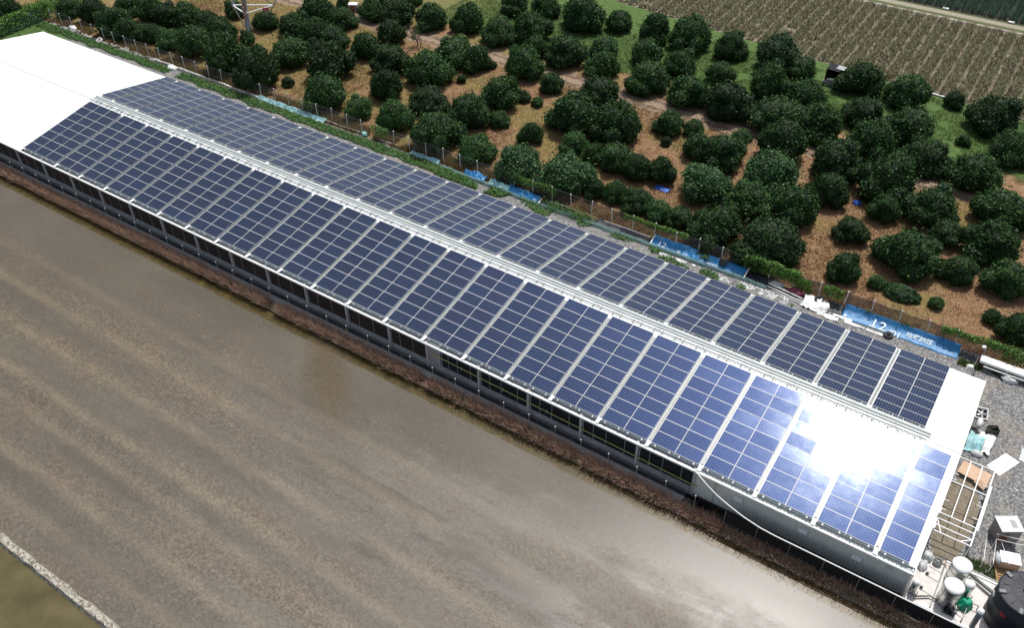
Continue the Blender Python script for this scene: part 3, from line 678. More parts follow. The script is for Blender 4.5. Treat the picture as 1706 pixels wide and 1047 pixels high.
# left end: netted fence buried in vines
lf = thing('netted_end_fence', 'blue-grey netted fence under a hedge of vines beyond the far gable', 'fence', (-36.9, 4, 0))
for k in range(10):
    y = k * 2.1; link('post', pm2, lf, (0, y, .2))
    if k < 9:
        vs = []; fs = []
        for i in range(7):
            for z in (0, .5, 1.0, 1.6): vs.append((.06 + .08 * noise.noise(Vector((y + i * .35, z, 2))), y + i * .35, z))
        for i in range(6):
            for j in range(3): fs.append((i * 4 + j, (i + 1) * 4 + j, (i + 1) * 4 + j + 1, i * 4 + j + 1))
        MB().add(vs, fs).build('net_panel', 'blue_net', lf)
def vine(name, x0, x1, y0, y1, z0, z1, n, thick, label, size=.17, mat='vine', cat='vine'):
    t = rng.uniform(0, 1, n); X = x0 + (x1 - x0) * t; Y = y0 + (y1 - y0) * t
    base = np.array([noise.noise(Vector((float(a) * .9, float(b_) * .9, 3.3))) for a, b_ in zip(X, Y)])
    top = z1 + base * .25 * (z1 - z0); u = rng.uniform(0, 1, n) ** .7; Z = z0 + (top - z0) * u
    d = rng.normal(0, thick, n) * (1.15 - .5 * u)
    dx, dy = (y1 - y0), -(x1 - x0); L = math.hypot(dx, dy); X = X + d * dx / L + rng.normal(0, .05, n); Y = Y + d * dy / L
    P = np.c_[X, Y, np.clip(Z, .03, None)]; nr = np.c_[np.zeros(n) + d * dx / L * 2, d * dy / L * 2 - .2, np.full(n, .8)]
    return stuff(name, leaves(name, P, size, mat, nr, .7), label, cat)
vine('vine_hedge', -36.9, -37.2, 3, 24.5, .3, 2.1, 16000, .38, 'bright green vine hedge smothering the netted fence beyond the far gable', .22, 'vine', 'hedge')
vine('vine_hedge', -38.6, -38.9, 3, 30, .1, 1.2, 12000, 1.2, 'darker tangled growth behind the vine hedge at the far end', .22, 'ground_leaf', 'hedge')
vine('climbing_vine', 58.9, 63.6, 23.1, 23.05, .6, 1.75, 3600, .14, 'bright green vine draped over the orchard fence behind the fallen pipes')
vine('climbing_vine', 63.4, 64.6, 23.05, 23.1, .05, 1.3, 700, .12, 'patch of vine hanging low on the fence beside the maroon sack')
vine('climbing_vine', 65.6, 67.2, 23.08, 23.08, .5, 1.55, 500, .10, 'thin vine on the fence right behind the tyre on white plastic')
vine('climbing_vine', 74.6, 79.0, 23.1, 23.1, .9, 1.65, 1900, .12, 'vine trailing along the fence top above the long white trough', .14)
vine('climbing_vine', 79.0, 84.0, 23.1, 23.1, .3, 1.7, 3000, .2, 'dense vine covering the fence at the right edge of the yard', .15)
vine('climbing_vine', 35.8, 40.6, 23.1, 23.1, .7, 1.6, 1100, .10, 'thin vine along the fence top above the crumpled blue tarp', .13)
vine('climbing_vine', 47.6, 53.8, 23.1, 23.1, 1.0, 1.6, 1500, .08, 'sparse vine along the fence above the torn blue banner', .12)
vine('climbing_vine', 18.5, 20.6, 23.1, 23.1, .3, 1.5, 700, .2, 'vine clump on the fence beside the end of the white pipe run', .14)
vine('climbing_vine', 8.2, 10.2, 23.2, 23.2, .5, 1.5, 350, .14, 'small vine on the fence in front of the lone small tree', .13)
for (x, y, lab) in ((43.6, 22.2, 'leafy green weed clump beside the black sheet under the fence'), (41.2, 22.3, 'low weeds beside the end of the crumpled blue tarp'), (55.6, 22.5, 'weed clump growing through the torn blue banner'), (69.3, 22.95, 'small weed at the net above the first figures of the long banner'), (72.2, 22.98, 'small weed at the net above the last characters of the long banner')):
    n = 900 if y < 22.6 and x < 50 else 320; P = np.c_[rng.normal(x, .8 if n > 500 else .35, n), rng.normal(y, .28 if n > 500 else .1, n), np.abs(rng.normal(.1, .28, n)) + .03]
    stuff('weed_clump', leaves('weed_clump', P, .14, 'ground_leaf', np.tile((0, -.2, 1.0), (n, 1)), .7), lab, 'weeds')

# ================================================================== TREES
def crown_meshes(seed, fresh=False, n=9500):
    r = np.random.default_rng(seed); import bmesh
    lobes = [((0, 0, .70), .68, .66)]
    k = int(r.integers(6, 9)); a0 = r.uniform(0, 6.28)
    for i in range(k):
        a = a0 + i * 6.283 / k + r.normal(0, .18); d_ = r.uniform(.44, .72); lobes.append(((d_ * math.cos(a), d_ * math.sin(a), r.uniform(.30, .62)), r.uniform(.28, .45), r.uniform(.32, .46)))
    for i in range(4):
        a = r.uniform(0, 6.28); d_ = r.uniform(.18, .48); lobes.append(((d_ * math.cos(a), d_ * math.sin(a), r.uniform(.80, 1.14)), r.uniform(.24, .38), r.uniform(.26, .38)))
    D = r.normal(0, 1, (60, 3)); D /= np.linalg.norm(D, axis=1)[:, None]; amp = r.uniform(.02, .24, 60)
    def bump_(d, ang=.30): return .93 + (amp * np.exp(-(np.arccos(np.clip(d @ D.T, -1, 1)) / ang) ** 2)).max(axis=1)
    P = []; Nn = []; area = sum(l[1] ** 2 for l in lobes)
    for li, (c, rh, rv) in enumerate(lobes):
        m_ = int(n * rh ** 2 / area); d = r.normal(0, 1, (m_, 3)); d /= np.linalg.norm(d, axis=1)[:, None]
        q = d * (bump_(d) * (1 - np.abs(r.normal(0, .07, m_)) + (r.uniform(0, 1, m_) > .86) * r.uniform(.04, .34, m_)))[:, None] * np.array((rh, rh, rv)) + np.array(c)
        ok = q[:, 2] > .02
        for lj, (c2, rh2, rv2) in enumerate(lobes):
            if lj != li: ok &= (((q - np.array(c2)) / np.array((rh2, rh2, rv2))) ** 2).sum(axis=1) > .76
        P.append(q[ok]); Nn.append(d[ok])
    P = np.concatenate(P); d = np.concatenate(Nn)
    global rng; sv = rng; rng = r
    me = leaves('crown', P, .092, 'leaf_fresh' if fresh else 'leaf', d * .8 + np.array((0, 0, .45)), .95); rng = sv
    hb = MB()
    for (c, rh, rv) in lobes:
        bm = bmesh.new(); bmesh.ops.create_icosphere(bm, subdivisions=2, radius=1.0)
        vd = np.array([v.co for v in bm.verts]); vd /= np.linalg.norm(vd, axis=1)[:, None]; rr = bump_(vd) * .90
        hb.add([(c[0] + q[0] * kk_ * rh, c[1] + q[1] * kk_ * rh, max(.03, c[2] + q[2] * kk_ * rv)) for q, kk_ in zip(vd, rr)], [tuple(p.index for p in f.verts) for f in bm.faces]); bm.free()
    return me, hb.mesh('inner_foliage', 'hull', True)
def trunk_mesh(seed):
    rnd = random.Random(seed); b = MB(); b.tube([(0, 0, 0), (.02, .01, .18), (.0, .02, .38)], [.085, .06, .05], 7)
    for k in range(4):
        a = k * 1.57 + rnd.uniform(-.4, .4); b.tube([(0, .01, .30), (.20 * math.cos(a), .20 * math.sin(a), .62), (.42 * math.cos(a), .42 * math.sin(a), 1.0)], [.045, .03, .012], 6)
    return b.mesh('trunk', 'bark', True)
CR = [crown_meshes(100 + i) for i in range(10)]; CF = [crown_meshes(300 + i, True) for i in range(3)]
TR = [trunk_mesh(i) for i in range(3)]
TREES = [(-41.07,21.02,1.7),(-35.08,25.62,1.55),(-31.05,26.37,1.84),(-25.63,25.37,1.94),(-22.51,25.09,1.62),(-29.16,30.62,1.72),(-25.29,30.69,1.84),(-20.71,26.14,1.48),(-22.23,30.97,1.98),(-19.77,32.0,1.82),(-16.28,32.03,1.72),(-12.82,31.16,1.76),(-19.38,26.48,1.32),(-16.4,26.36,1.6),(-12.12,26.63,2.28),(-5.78,25.87,2.55),(-9.15,32.15,0.95),(0.14,25.13,2.54),(-16.65,37.17,1.31),(-10.6,36.61,1.58),(-6.32,37.15,1.78),(-6.22,41.44,2.42),(-0.71,31.13,2.3),(-1.73,36.59,2.03),(2.93,26.73,0.74),(-2.6,41.79,1.73),(0.3,37.0,1.88),(5.48,30.9,2.71),(9.77,25.62,2.32),(5.47,37.29,1.98),(-6.64,46.71,0.94),(-0.92,46.39,1.84),(2.64,46.65,2.11),(0.41,52.73,1.18),(7.01,48.14,2.1),(11.53,49.54,2.08),(5.5,41.86,1.82),(10.43,35.96,2.13),(14.02,30.57,1.83),(14.41,25.74,1.52),(15.72,36.22,2.42),(15.42,41.57,2.23),(18.45,41.49,1.65),(18.95,37.94,0.61),(19.82,30.91,1.98),(19.11,26.05,1.93),(25.26,30.7,2.3),(25.04,25.39,2.4),(28.05,32.1,1.06),(30.0,25.33,1.94),(25.58,36.2,2.25),(35.19,25.03,2.17),(32.59,31.28,1.27),(16.55,49.04,2.03),(19.26,51.92,2.26),(13.12,57.32,1.85),(17.39,58.33,1.98),(22.84,57.86,2.52),(27.06,59.97,1.63),(22.36,48.17,1.55),(24.0,42.96,2.24),(28.49,41.53,1.39),(26.42,48.23,2.22),(29.12,52.48,1.83),(31.37,48.06,1.77),(29.04,37.97,0.65),(27.16,38.13,0.78),(34.46,42.02,2.19),(34.06,53.43,1.87),(37.44,47.67,2.24),(19.83,42.73,0.56),(34.96,35.75,2.46),(39.61,36.54,2.54),(37.27,31.93,1.43),(39.87,25.65,2.34),(39.73,31.36,1.17),(42.15,31.5,1.74),(44.74,31.07,1.43),(46.89,31.83,1.42),(42.91,26.16,1.11),(44.98,26.63,1.21),(47.19,26.41,1.31),(49.55,26.04,1.29),(43.56,40.37,1.53),(44.42,37.99,0.54),(51.67,26.17,1.22),(32.13,59.68,1.89),(36.88,60.01,2.56),(41.8,60.25,1.89),(47.11,59.69,2.52),(50.34,60.11,1.62),(38.72,53.25,1.7),(42.5,47.18,2.18),(43.22,53.89,1.48),(46.93,46.89,2.32),(49.27,52.85,2.26),(52.4,47.14,2.69),(45.91,41.44,1.1),(48.06,37.54,1.59),(50.61,37.64,1.97),(50.44,42.96,0.91),(55.01,41.76,2.33),(56.2,36.12,2.55),(51.65,31.41,2.2),(55.89,31.38,1.94),(59.81,31.98,2.11),(55.08,25.85,2.07),(59.9,25.74,2.65),(57.06,60.01,2.35),(62.1,59.29,2.17),(66.56,61.73,1.09),(70.94,58.76,2.43),(53.72,52.35,2.15),(56.8,48.01,2.3),(59.64,52.91,1.98),(62.3,46.86,2.33),(64.3,51.84,2.45),(67.18,47.21,2.17),(60.24,41.6,2.16),(65.49,40.88,2.41),(69.34,54.18,0.72),(71.69,46.71,2.33),(73.52,53.26,1.86),(61.31,36.78,1.75),(66.42,37.09,1.44),(70.03,38.94,2.11),(71.8,36.4,1.34),(70.05,30.89,2.47),(73.91,31.58,1.47),(75.08,41.5,2.46),(75.47,36.2,2.3),(64.88,32.36,1.4),(65.99,26.85,1.43),(77.61,32.26,1.82),(68.67,27.05,0.68),(73.44,27.1,0.62),(77.47,27.54,0.74),(79.46,26.45,1.44)]
FRESH = {(56.2, 36.12): 0, (51.65, 31.41): 1, (35.19, 25.03): 2, (39.87, 25.65): 0, (47.11, 59.69): 1}
ROWN = [('orchard row nearest the fence', 23.0, 28.5), ('second row behind the fence', 28.5, 33.6), ('third row behind the fence', 33.6, 39.15), ('row before the rutted track', 39.15, 44.2), ('row behind the rutted track', 44.2, 49.8), ('row edging the green grass', 49.8, 55.0), ('row bordering the ploughed field', 55.0, 62.5)]
def size_word(r): return 'tiny sapling-size' if r < .7 else 'small' if r < 1.25 else 'medium round' if r < 1.8 else 'large dark' if r < 2.3 else 'very broad'
rows = {}
for t in TREES:
    for i, (nm, a, b_) in enumerate(ROWN):
        if a <= t[1] < b_: rows.setdefault(i, []).append(t)
def plant_tree(t, label, k):
    x, y, r = t; key = (x, y)
    e = thing('citrus_tree', label, 'tree', (x, y, 0), 'citrus trees in the orchard')
    fr = key in FRESH; me, hm = CF[FRESH[key]] if fr else CR[k % 10]
    cr = link('crown', me, e); rz = random.uniform(0, 6.28); zs = r * random.uniform(.92, 1.08); cr.scale = (r * random.uniform(1.04, 1.24), r * random.uniform(1.04, 1.24), zs * random.uniform(.94, 1.18)); cr.rotation_euler = (0, 0, rz)
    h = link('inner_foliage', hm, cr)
    tr = link('trunk', TR[k % 3], e); tr.scale = (r, r, r * .95); tr.rotation_euler = (0, 0, rz * .5)
kk = 0
for i in sorted(rows):
    rw = sorted(rows[i]); nR = len(rw)
    for j, t in enumerate(rw):
        if j < nR / 2: o_ = '%s from the left' % ORD[j]
        else: o_ = '%s from the right' % ORD[nR - 1 - j]
        w = 'pale fresh-leaved' if (t[0], t[1]) in FRESH else size_word(t[2])
        plant_tree(t, '%s citrus tree, %s, %s' % (w, o_, ROWN[i][0]), kk); kk += 7
plant_tree((-40.31, 20.65, 1.69), 'dark bushy tree behind the vine hedge at the far left corner', 3)
# bright low bush by the fence
n = 2600; d = rng.normal(0, 1, (n, 3)); d /= np.linalg.norm(d, axis=1)[:, None]; d[:, 2] = np.abs(d[:, 2])
R0 = .86 + .2 * np.array([noise.noise(Vector((float(q[0]) * 2.6, float(q[1]) * 2.6, float(q[2]) * 2.6))) for q in d])
P = d * R0[:, None] * np.array((1.75, 1.0, .95)) + np.array((70.75, 26.9, .05))
bu = thing('bush', 'bright green low spreading bush near the fence behind the long banner', 'bush', (0, 0, 0))
link('foliage', leaves('foliage', P, .19, 'leaf_fresh', d + np.array((0, 0, .5)), .6), bu)
crumple((70.75, 26.9, .03), 1.45, .8, .8, 3).build('inner_foliage', 'hull', bu, True)
dt = thing('dead_tree', 'half-dead small tree with bare forked stems beside the rutted track', 'tree', (8.9, 42.6, 0))
b = MB(); b.tube([(0, 0, 0), (.1, 0, .9), (.35, .1, 1.9)], [.07, .05, .02], 6).tube([(0, 0, .4), (-.3, .1, 1.2), (-.4, 0, 1.9)], [.05, .03, .015], 6).tube([(.55, -.1, 0), (.45, 0, 1.5)], [.05, .03], 6).tube([(.8, 0, 0), (.5, .1, 1.3)], [.04, .02], 6)
b.build('trunk', 'bark', dt)
P = np.c_[rng.normal(-.3, .35, 420), rng.normal(0, .35, 420), rng.normal(1.5, .4, 420).clip(.2)]; link('foliage', leaves('foliage', P, .17, 'leaf'), dt)
b = MB(); b.tube([(0, 0, 0), (.05, 0, 1.7)], [.05, .03], 6).tube([(.25, .1, 0), (.1, 0, 1.9)], [.04, .02], 6)
o = b.build('stake_pair', 'bark'); o.location = (53.9, 29.6, 0); tag(o, 'pair of bare wooden stakes leaning against a tree in the second orchard row', 'stake')

# ================================================================== GROUND COVER (uncountable)
def pts(n, x0, x1, y0, y1, z=0.0): return np.c_[rng.uniform(x0, x1, n), rng.uniform(y0, y1, n), np.full(n, z)]
def keep(P, sc_, thr): return P[np.array([noise.noise(Vector((float(p[0]) * sc_, float(p[1]) * sc_, 1.7))) > thr for p in P])]
# green strip along the rear of the hall
P = pts(30000, -36, 29.5, 20.75, 22.35); edge = np.array([.45 * noise.noise(Vector((float(p[0]) * .5, 0, 0))) for p in P])
P = P[(P[:, 1] > 21.15 + edge) & (P[:, 1] < 22.35 + edge * .3)]; P = P[~((P[:, 0] > -11.2) & (P[:, 0] < -9.6))]
P2 = keep(pts(7000, 28, 38, 20.9, 22.1), .6, -.1); P3 = keep(pts(7000, 37, 64, 20.7, 21.9), .7, .18)
P = np.r_[P, P2, P3]; P[:, 2] = np.abs(rng.normal(.05, .1, len(P))) + .02
stuff('green_verge', leaves('green_verge', P, .17, 'ground_leaf', np.tile((0, -.1, 1.0), (len(P), 1)), .6), 'low leafy green weeds growing in a strip between the hall and fence', 'ground cover')
P = pts(5200, -40, -28.4, 2, 22.3); P[:, 2] = np.abs(rng.normal(.04, .06, len(P)))
stuff('green_verge', leaves('green_verge', P, .2, 'ground_leaf', np.tile((0, 0, 1.0), (len(P), 1)), .6), 'green weeds on the ground beyond the far gable of the hall', 'ground cover')
P = np.r_[keep(pts(2500, 76.5, 84, 21.3, 22.0), .8, -.1), keep(pts(900, 80.5, 84, 3.6, 4.6), .9, .1)]
stuff('yard_grass', blades('yard_grass', P, .16, .03, .8, 'grass_blade', 4), 'thin green grass in the gravel beside the long white trough', 'grass')
# dry grass under the fence on the orchard side
P = keep(pts(22000, -36, 40, 22.75, 24.2), .6, -.25)
stuff('dry_grass_verge', blades('dry_grass_verge', P, .34, .035, .9, 'olive_weed', 4, .08), 'dry olive brown grass standing along the orchard fence', 'dry grass')
P = pts(30000, -30, 82, 23.2, 46.5); P = P[(P[:, 1] < 43.6) | (P[:, 1] > 46.2)]
stuff('orchard_straw', blades('orchard_straw', P, .20, .05, 1.5, 'straw', 4, .16), 'cut dry straw lying between the citrus trees', 'straw')
P = keep(pts(26000, -30, 70, 23.4, 44), .16, .05)
stuff('orchard_yellow_grass', blades('orchard_yellow_grass', P, .26, .04, .9, 'olive_weed', 4, .12), 'yellowing grass patches between the citrus trees', 'grass')
P = keep(pts(34000, 5, 92, 49.5, 62.8), .3, -.35); P = P[P[:, 1] + .105 * P[:, 0] < 69.8]
stuff('meadow_grass', blades('meadow_grass', P, .14, .05, .9, 'grass_blade', 4, .12), 'short green grass between the orchard and the ploughed field', 'grass')
# weeds on the near bank
n = 13000; u = rng.uniform(0, 1, n); X = rng.uniform(-22, 92, n); Y = -1.38 - .44 * u; Z = -.09 - .26 * u ** 1.2
P = np.c_[X, Y, Z]; P = keep(P, .9, -.42); P = P[(P[:, 0] < 64) | (rng.uniform(0, 1, len(P)) < .42)]
stuff('bank_weeds', blades('bank_weeds', P, .60, .034, .85, 'weed', 6, .10, .5), 'dry reddish brown weeds covering the bank beside the paddy', 'weeds')
P = keep(np.c_[rng.uniform(-22, 92, 6000), rng.uniform(-1.82, -1.3, 6000), np.full(6000, -.2)], .8, .05)
stuff('bank_grass', blades('bank_grass', P, .25, .03, .9, 'olive_weed', 4, .1), 'olive dry grass at the foot of the weedy bank', 'dry grass')
# straw scum floating at the water's edge near the ditch, sunlit bits
P = np.c_[rng.uniform(44, 90, 5200), -1.9 - np.abs(rng.normal(0, .38, 5200)), np.full(5200, -.492)]; P = P[rng.uniform(0, 1, len(P)) < np.clip((P[:, 0] - 42) / 22, .1, 1)]
stuff('floating_straw', leaves('floating_straw', P, .085, 'straw', np.tile((0, 0, 1.0), (len(P), 1)), .35), 'pale straw scraps floating along the edge of the paddy', 'straw')
P = np.c_[rng.uniform(20, 90, 9000), rng.uniform(-26, -2.6, 9000), np.full(9000, -.494)]; P = keep(P, .12, -.05)
stuff('drifting_straw', leaves('drifting_straw', P, .075, 'straw', np.tile((0, 0, 1.0), (len(P), 1)), .25), 'scattered straw scraps drifting on the flooded paddy', 'straw')
# field rows
L = []
for k in range(-26, 30):
    xc = 50.22 + 1.555 * k
    for off in (.38, .77, 1.16):
        y = 70.15 - .105 * xc + .3
        while y < 84.5:
            if noise.noise(Vector((xc * .8, y * .5, 4))) > -.58: L.append((xc + off - (y - 84) * .012 + random.gauss(0, .07), y, .04))
            y += random.uniform(.24, .36)
stuff('withered_crop', blades('withered_crop', np.array(L), .42, .12, 1.0, 'crop', 12, .125), 'withered brown-green crop plants in long rows on the field', 'crop')
L = []
for k in range(46):
    xc = 36 + 1.3 * k
    for off in (0, .55):
        y = 88.5
        while y < 108:
            L.append((xc + off + random.gauss(0, .06), y, .02)); y += random.uniform(.35, .5)
stuff('leafy_crop', blades('leafy_crop', np.array(L), .95, .085, .75, 'pine', 14, .10), 'dense spiky blue-green crop plants beyond the farm path', 'crop')
# ridges of the beds
b = MB()
for k in range(-26, 30):
    xc = 50.22 + 1.555 * k; y0 = 70.1 - .105 * xc
    vs = []; fs = []
    for i in range(25):
        y = y0 + (84.7 - y0) * i / 24; o_ = -(y - 84) * .012
        for dx, z in ((.22, -.01), (.34, .09), (.77, .11), (1.2, .09), (1.32, -.01)): vs.append((xc + dx + o_ + .04 * noise.noise(Vector((xc, y, dx))), y, z + (.03 * noise.noise(Vector((xc * 3, y * 2, dx * 4))) if z > 0 else 0)))
    for i in range(24):
        for j in range(4): fs.append((i * 5 + j, (i + 1) * 5 + j, (i + 1) * 5 + j + 1, i * 5 + j + 1))
    b.add(vs, fs)
struct(b.build('field_beds', 'ground'))

# ================================================================== BANNERS, SHEETS AND DEBRIS ALONG THE ORCHARD FENCE
def text_mesh(body, size, width=1.0, shear=0.0):
    cu = bpy.data.curves.new('lettering', 'FONT'); cu.body = body; cu.size = size; cu.extrude = .004; cu.shear = shear; cu.space_character = .98; cu.offset = size * .012
    o = bpy.data.objects.new('lettering', cu); col.objects.link(o); o.scale = (width, 1, 1)
    dg = bpy.context.evaluated_depsgraph_get(); dg.update(); me = bpy.data.meshes.new_from_object(o.evaluated_get(dg)); bpy.data.objects.remove(o)
    for v in me.vertices: v.co.x *= width
    me.materials.clear(); me.materials.append(M['letter']); me.name = 'lettering'; return me
def put_text(parent, body, size, x, y, z, rx, width=1.0, rz=0.0):
    o = link('lettering', text_mesh(body, size, width), parent, (x, y, z)); o.rotation_euler = (rx, 0, rz); return o
PRB = [(21.95, .03), (22.35, .16), (22.75, .34), (23.02, .52)]
def banner(x0, x1, prof, label, nx, amp, ragged, mat='blue_tarp', cat='banner', ns=1.2):
    e = thing('fallen_banner', label, cat, (0, 0, 0)); sheet('cloth', mat, x0, x1, prof, nx, amp, ns, e, ragged); return e
bA = banner(67.6, 76.3, [(21.80, .03), (22.2, .10), (22.65, .28), (23.0, .50)], 'long blue banner reading 12/01 lying along the fence by the gravel yard', 70, .05, .08)
rx = math.atan2(.20, .45)
put_text(bA, '1', 1.08, 69.78, 21.84, .075, rx, 1.0); MB().box(0, .52, 0, .10, 0, .012).build('lettering', 'letter', bA).location = (69.76, 21.84, .075); bA.children[-1].rotation_euler = (rx, 0, 0)
put_text(bA, '2', 1.02, 70.42, 21.86, .08, rx, 1.1); put_text(bA, '/01', .72, 71.22, 21.70, .045, rx, 1.05)
put_text(bA, '哈囉詩經', .50, 72.45, 22.13, .165, rx, .98)
MB().box(67.75, 67.92, 21.9, 22.4, .06, .12).build('hem_strip', 'letter', bA)
b1 = banner(50.7, 54.9, [(22.05, .04), (22.35, .16), (22.7, .34), (23.0, .5)], 'torn blue banner with a white end pole, figures 12 half buried in weeds', 36, .16, .16)
put_text(b1, '12', .74, 51.35, 22.14, .16, rx, 1.1); put_text(b1, '/0', .5, 53.2, 22.06, .12, rx)
MB().tube([(50.78, 21.98, .10), (50.80, 22.55, .36), (50.82, 22.95, .56)], .06, 8).build('banner_pole', 'white_pipe', b1, True)
b2 = banner(55.9, 59.3, [(22.0, .04), (22.35, .16), (22.7, .34), (22.98, .48)], 'flat right half of the blue banner under a tyre, ending in a white pole', 30, .06, .08)
put_text(b2, '哈囉詩經', .26, 55.95, 22.12, .12, rx)
MB().tube([(59.38, 22.0, .10), (59.40, 22.5, .32), (59.42, 22.95, .52)], .06, 8).build('banner_pole', 'white_pipe', b2, True)
o = sheet('crumpled_tarp', 'blue_tarp', 54.6, 56.0, [(21.95, .04), (22.3, .2), (22.7, .3)], 14, .3, 3.2, None, .3); tag(o, 'ragged blue scrap bunched between the two halves of the torn banner', 'tarp')
o = sheet('crumpled_tarp', 'blue_tarp', 30.6, 33.1, [(22.25, .05), (22.6, .22), (22.9, .34)], 22, .3, 2.4, None, .25); tag(o, 'short crumpled bright blue tarp at the left of the blue tarps', 'tarp')
o = sheet('crumpled_tarp', 'cyan_tarp', 33.6, 36.0, [(22.15, .05), (22.5, .25), (22.8, .34)], 22, .36, 2.4, None, .25); tag(o, 'crumpled pale cyan and white plastic between two blue tarps', 'tarp')
o = sheet('crumpled_tarp', 'blue_tarp', 35.7, 39.2, [(22.1, .05), (22.5, .24), (22.85, .36)], 32, .26, 2.0, None, .2); tag(o, 'long crumpled blue tarp ending in a white rim under the fence', 'tarp')
o = MB().tube([(39.3, 22.1, .08), (39.35, 22.6, .34)], .07, 8).build('white_pipe_end', 'white_pipe', None, True); tag(o, 'short white pole at the end of the long crumpled blue tarp', 'pipe')
o = sheet('pale_sheet', 'cyan_tarp', 2.2, 12.3, [(22.45, .04), (22.75, .16), (23.0, .26)], 70, .16, 1.6, None, .18); tag(o, 'long pale cyan plastic sheet beside the green weeds at the fence foot', 'plastic sheet')
o = sheet('pale_sheet', 'cyan_tarp', 23.8, 27.4, [(22.5, .04), (22.8, .16), (23.0, .22)], 28, .2, 2.0, None, .2); tag(o, 'pale grey-cyan plastic sheet below the fence, left of the blue tarps', 'plastic sheet')
o = MB().tube([(12.3, 22.95, .10), (14.6, 22.98, .08), (17.0, 23.0, .12)], .075, 8).build('white_pipe_run', 'white_pipe', None, True); tag(o, 'thick white pipe along the fence foot ending at a cyan lump', 'pipe')
o = crumple((17.6, 22.85, .12), .34, .28, .34, 2).build('plastic_lump', 'cyan_tarp', None, True); tag(o, 'cyan plastic lump at the end of the thick white pipe', 'plastic bag')
o = MB().tube([(18.8, 23.0, .07), (20.6, 23.05, .09), (22.1, 23.1, .08)], .045, 8).build('white_pipe_run', 'white_pipe', None, True); tag(o, 'thin white pipe along the fence foot past the cyan lump', 'pipe')
o = MB().obox((23.6, 23.3, .12), .42, .10, .06, 1.0).build('white_plank', 'white_pipe'); tag(o, 'short white plank lying askew beside the thin white pipe', 'plank')
for (x0, x1, lab) in ((40.0, 42.9, 'white edging pipe behind the green weeds right of the blue tarp'), (45.9, 50.4, 'long white edging pipe along the top of the black sheet')):
    o = MB().tube([(x0, 22.75, .22), ((x0 + x1) / 2, 22.8, .26), (x1, 22.8, .22)], .045, 8).build('white_pipe_run', 'white_pipe', None, True); tag(o, lab, 'pipe')
# whitewashed edging and rubble
ed = thing('edging_kerb', 'low whitewashed edging kerb between the weeds and the fence', 'kerb', (0, 0, 0)); x = -14.5
while x < 1.6:
    L = random.uniform(.7, 1.3); MB().obox((x + L / 2, 22.78 + random.uniform(-.05, .05), .10), L - .03, .22, random.uniform(.18, .28), random.uniform(-.04, .04)).build('kerb_block', 'kerb_white', ed); x += L
rb = thing('rubble_edging', 'row of broken pale rubble stones along the far end of the fence', 'rubble', (0, 0, 0)); x = -35
SM = []
for k in range(6):
    SM.append(crumple((0, 0, 0), 1, .8, .7, 20 + k, 1).mesh('stone', 'stone'))
while x < -14.6:
    o = link('stone', random.choice(SM), rb, (x, 22.75 + random.uniform(-.22, .22), .02)); s_ = random.uniform(.16, .36); o.scale = (s_ * 1.3, s_, s_); o.rotation_euler = (0, 0, random.uniform(0, 6)); x += random.uniform(.22, .42)
o = MB().torus((-25.0, 22.5, .20), .34, .13, 20, 8, tilt=.5).build('white_ring', 'kerb_white', None, True); tag(o, 'large white painted ring leaning on the rubble at the far end', 'tyre')
o = crumple((-31.0, 23.0, .1), .7, .4, .4, 8).build('scrap_heap', 'white_sheet', None, True); tag(o, 'white and grey scrap heap at the far corner of the fence', 'scrap')
o = crumple((-11.6, 22.5, .05), .8, .5, .3, 9).build('plastic_lump', 'white_sheet', None, True); tag(o, 'crumpled white plastic beside the first block of the edging kerb', 'plastic bag')
# dark mulch sheets and teal netting
for (x0, x1, prof, lab) in ((39.4, 42.8, [(22.1, .02), (22.5, .1), (22.75, .16)], 'black plastic sheet right of the crumpled blue tarp'), (45.2, 50.6, [(22.1, .03), (22.5, .12), (22.85, .2)], 'black plastic sheet between weeds and the torn banner'), (59.5, 61.6, [(22.2, .02), (22.7, .1), (23.0, .16)], 'black plastic sheet right of the torn banner'), (66.2, 67.6, [(22.0, .02), (22.5, .1), (23.0, .2)], 'black plastic sheet left of the long banner'), (76.4, 79.5, [(22.2, .02), (22.6, .06), (23.0, .12)], 'grey-black plastic sheet right of the long banner')):
    o = sheet('mulch_sheet', 'dark_sheet', x0, x1, prof, 24, .09, 2.2, None, .15); tag(o, lab, 'plastic sheet')
b = MB(); vs = []; fs = []; nx = 110
for i in range(nx + 1):
    x = 28 + 33.4 * i / nx; yb = 21.75 + .10 * noise.noise(Vector((x * .5, 0, 0))) + (.35 if x < 38 else 0) * (38 - x) / 10
    for j, (dy, z) in enumerate(((0, .02), (.06, .20), (.30, .26), (.42, .10))): vs.append((x, yb + dy, z + .05 * noise.noise(Vector((x * 1.5, j, 0)))))
for i in range(nx):
    for j in range(3): fs.append((i * 4 + j, (i + 1) * 4 + j, (i + 1) * 4 + j + 1, i * 4 + j + 1))
o = b.add(vs, fs).build('rolled_net', 'teal_net', None, True); tag(o, 'long low roll of teal netting between the gravel and the tarps', 'netting')
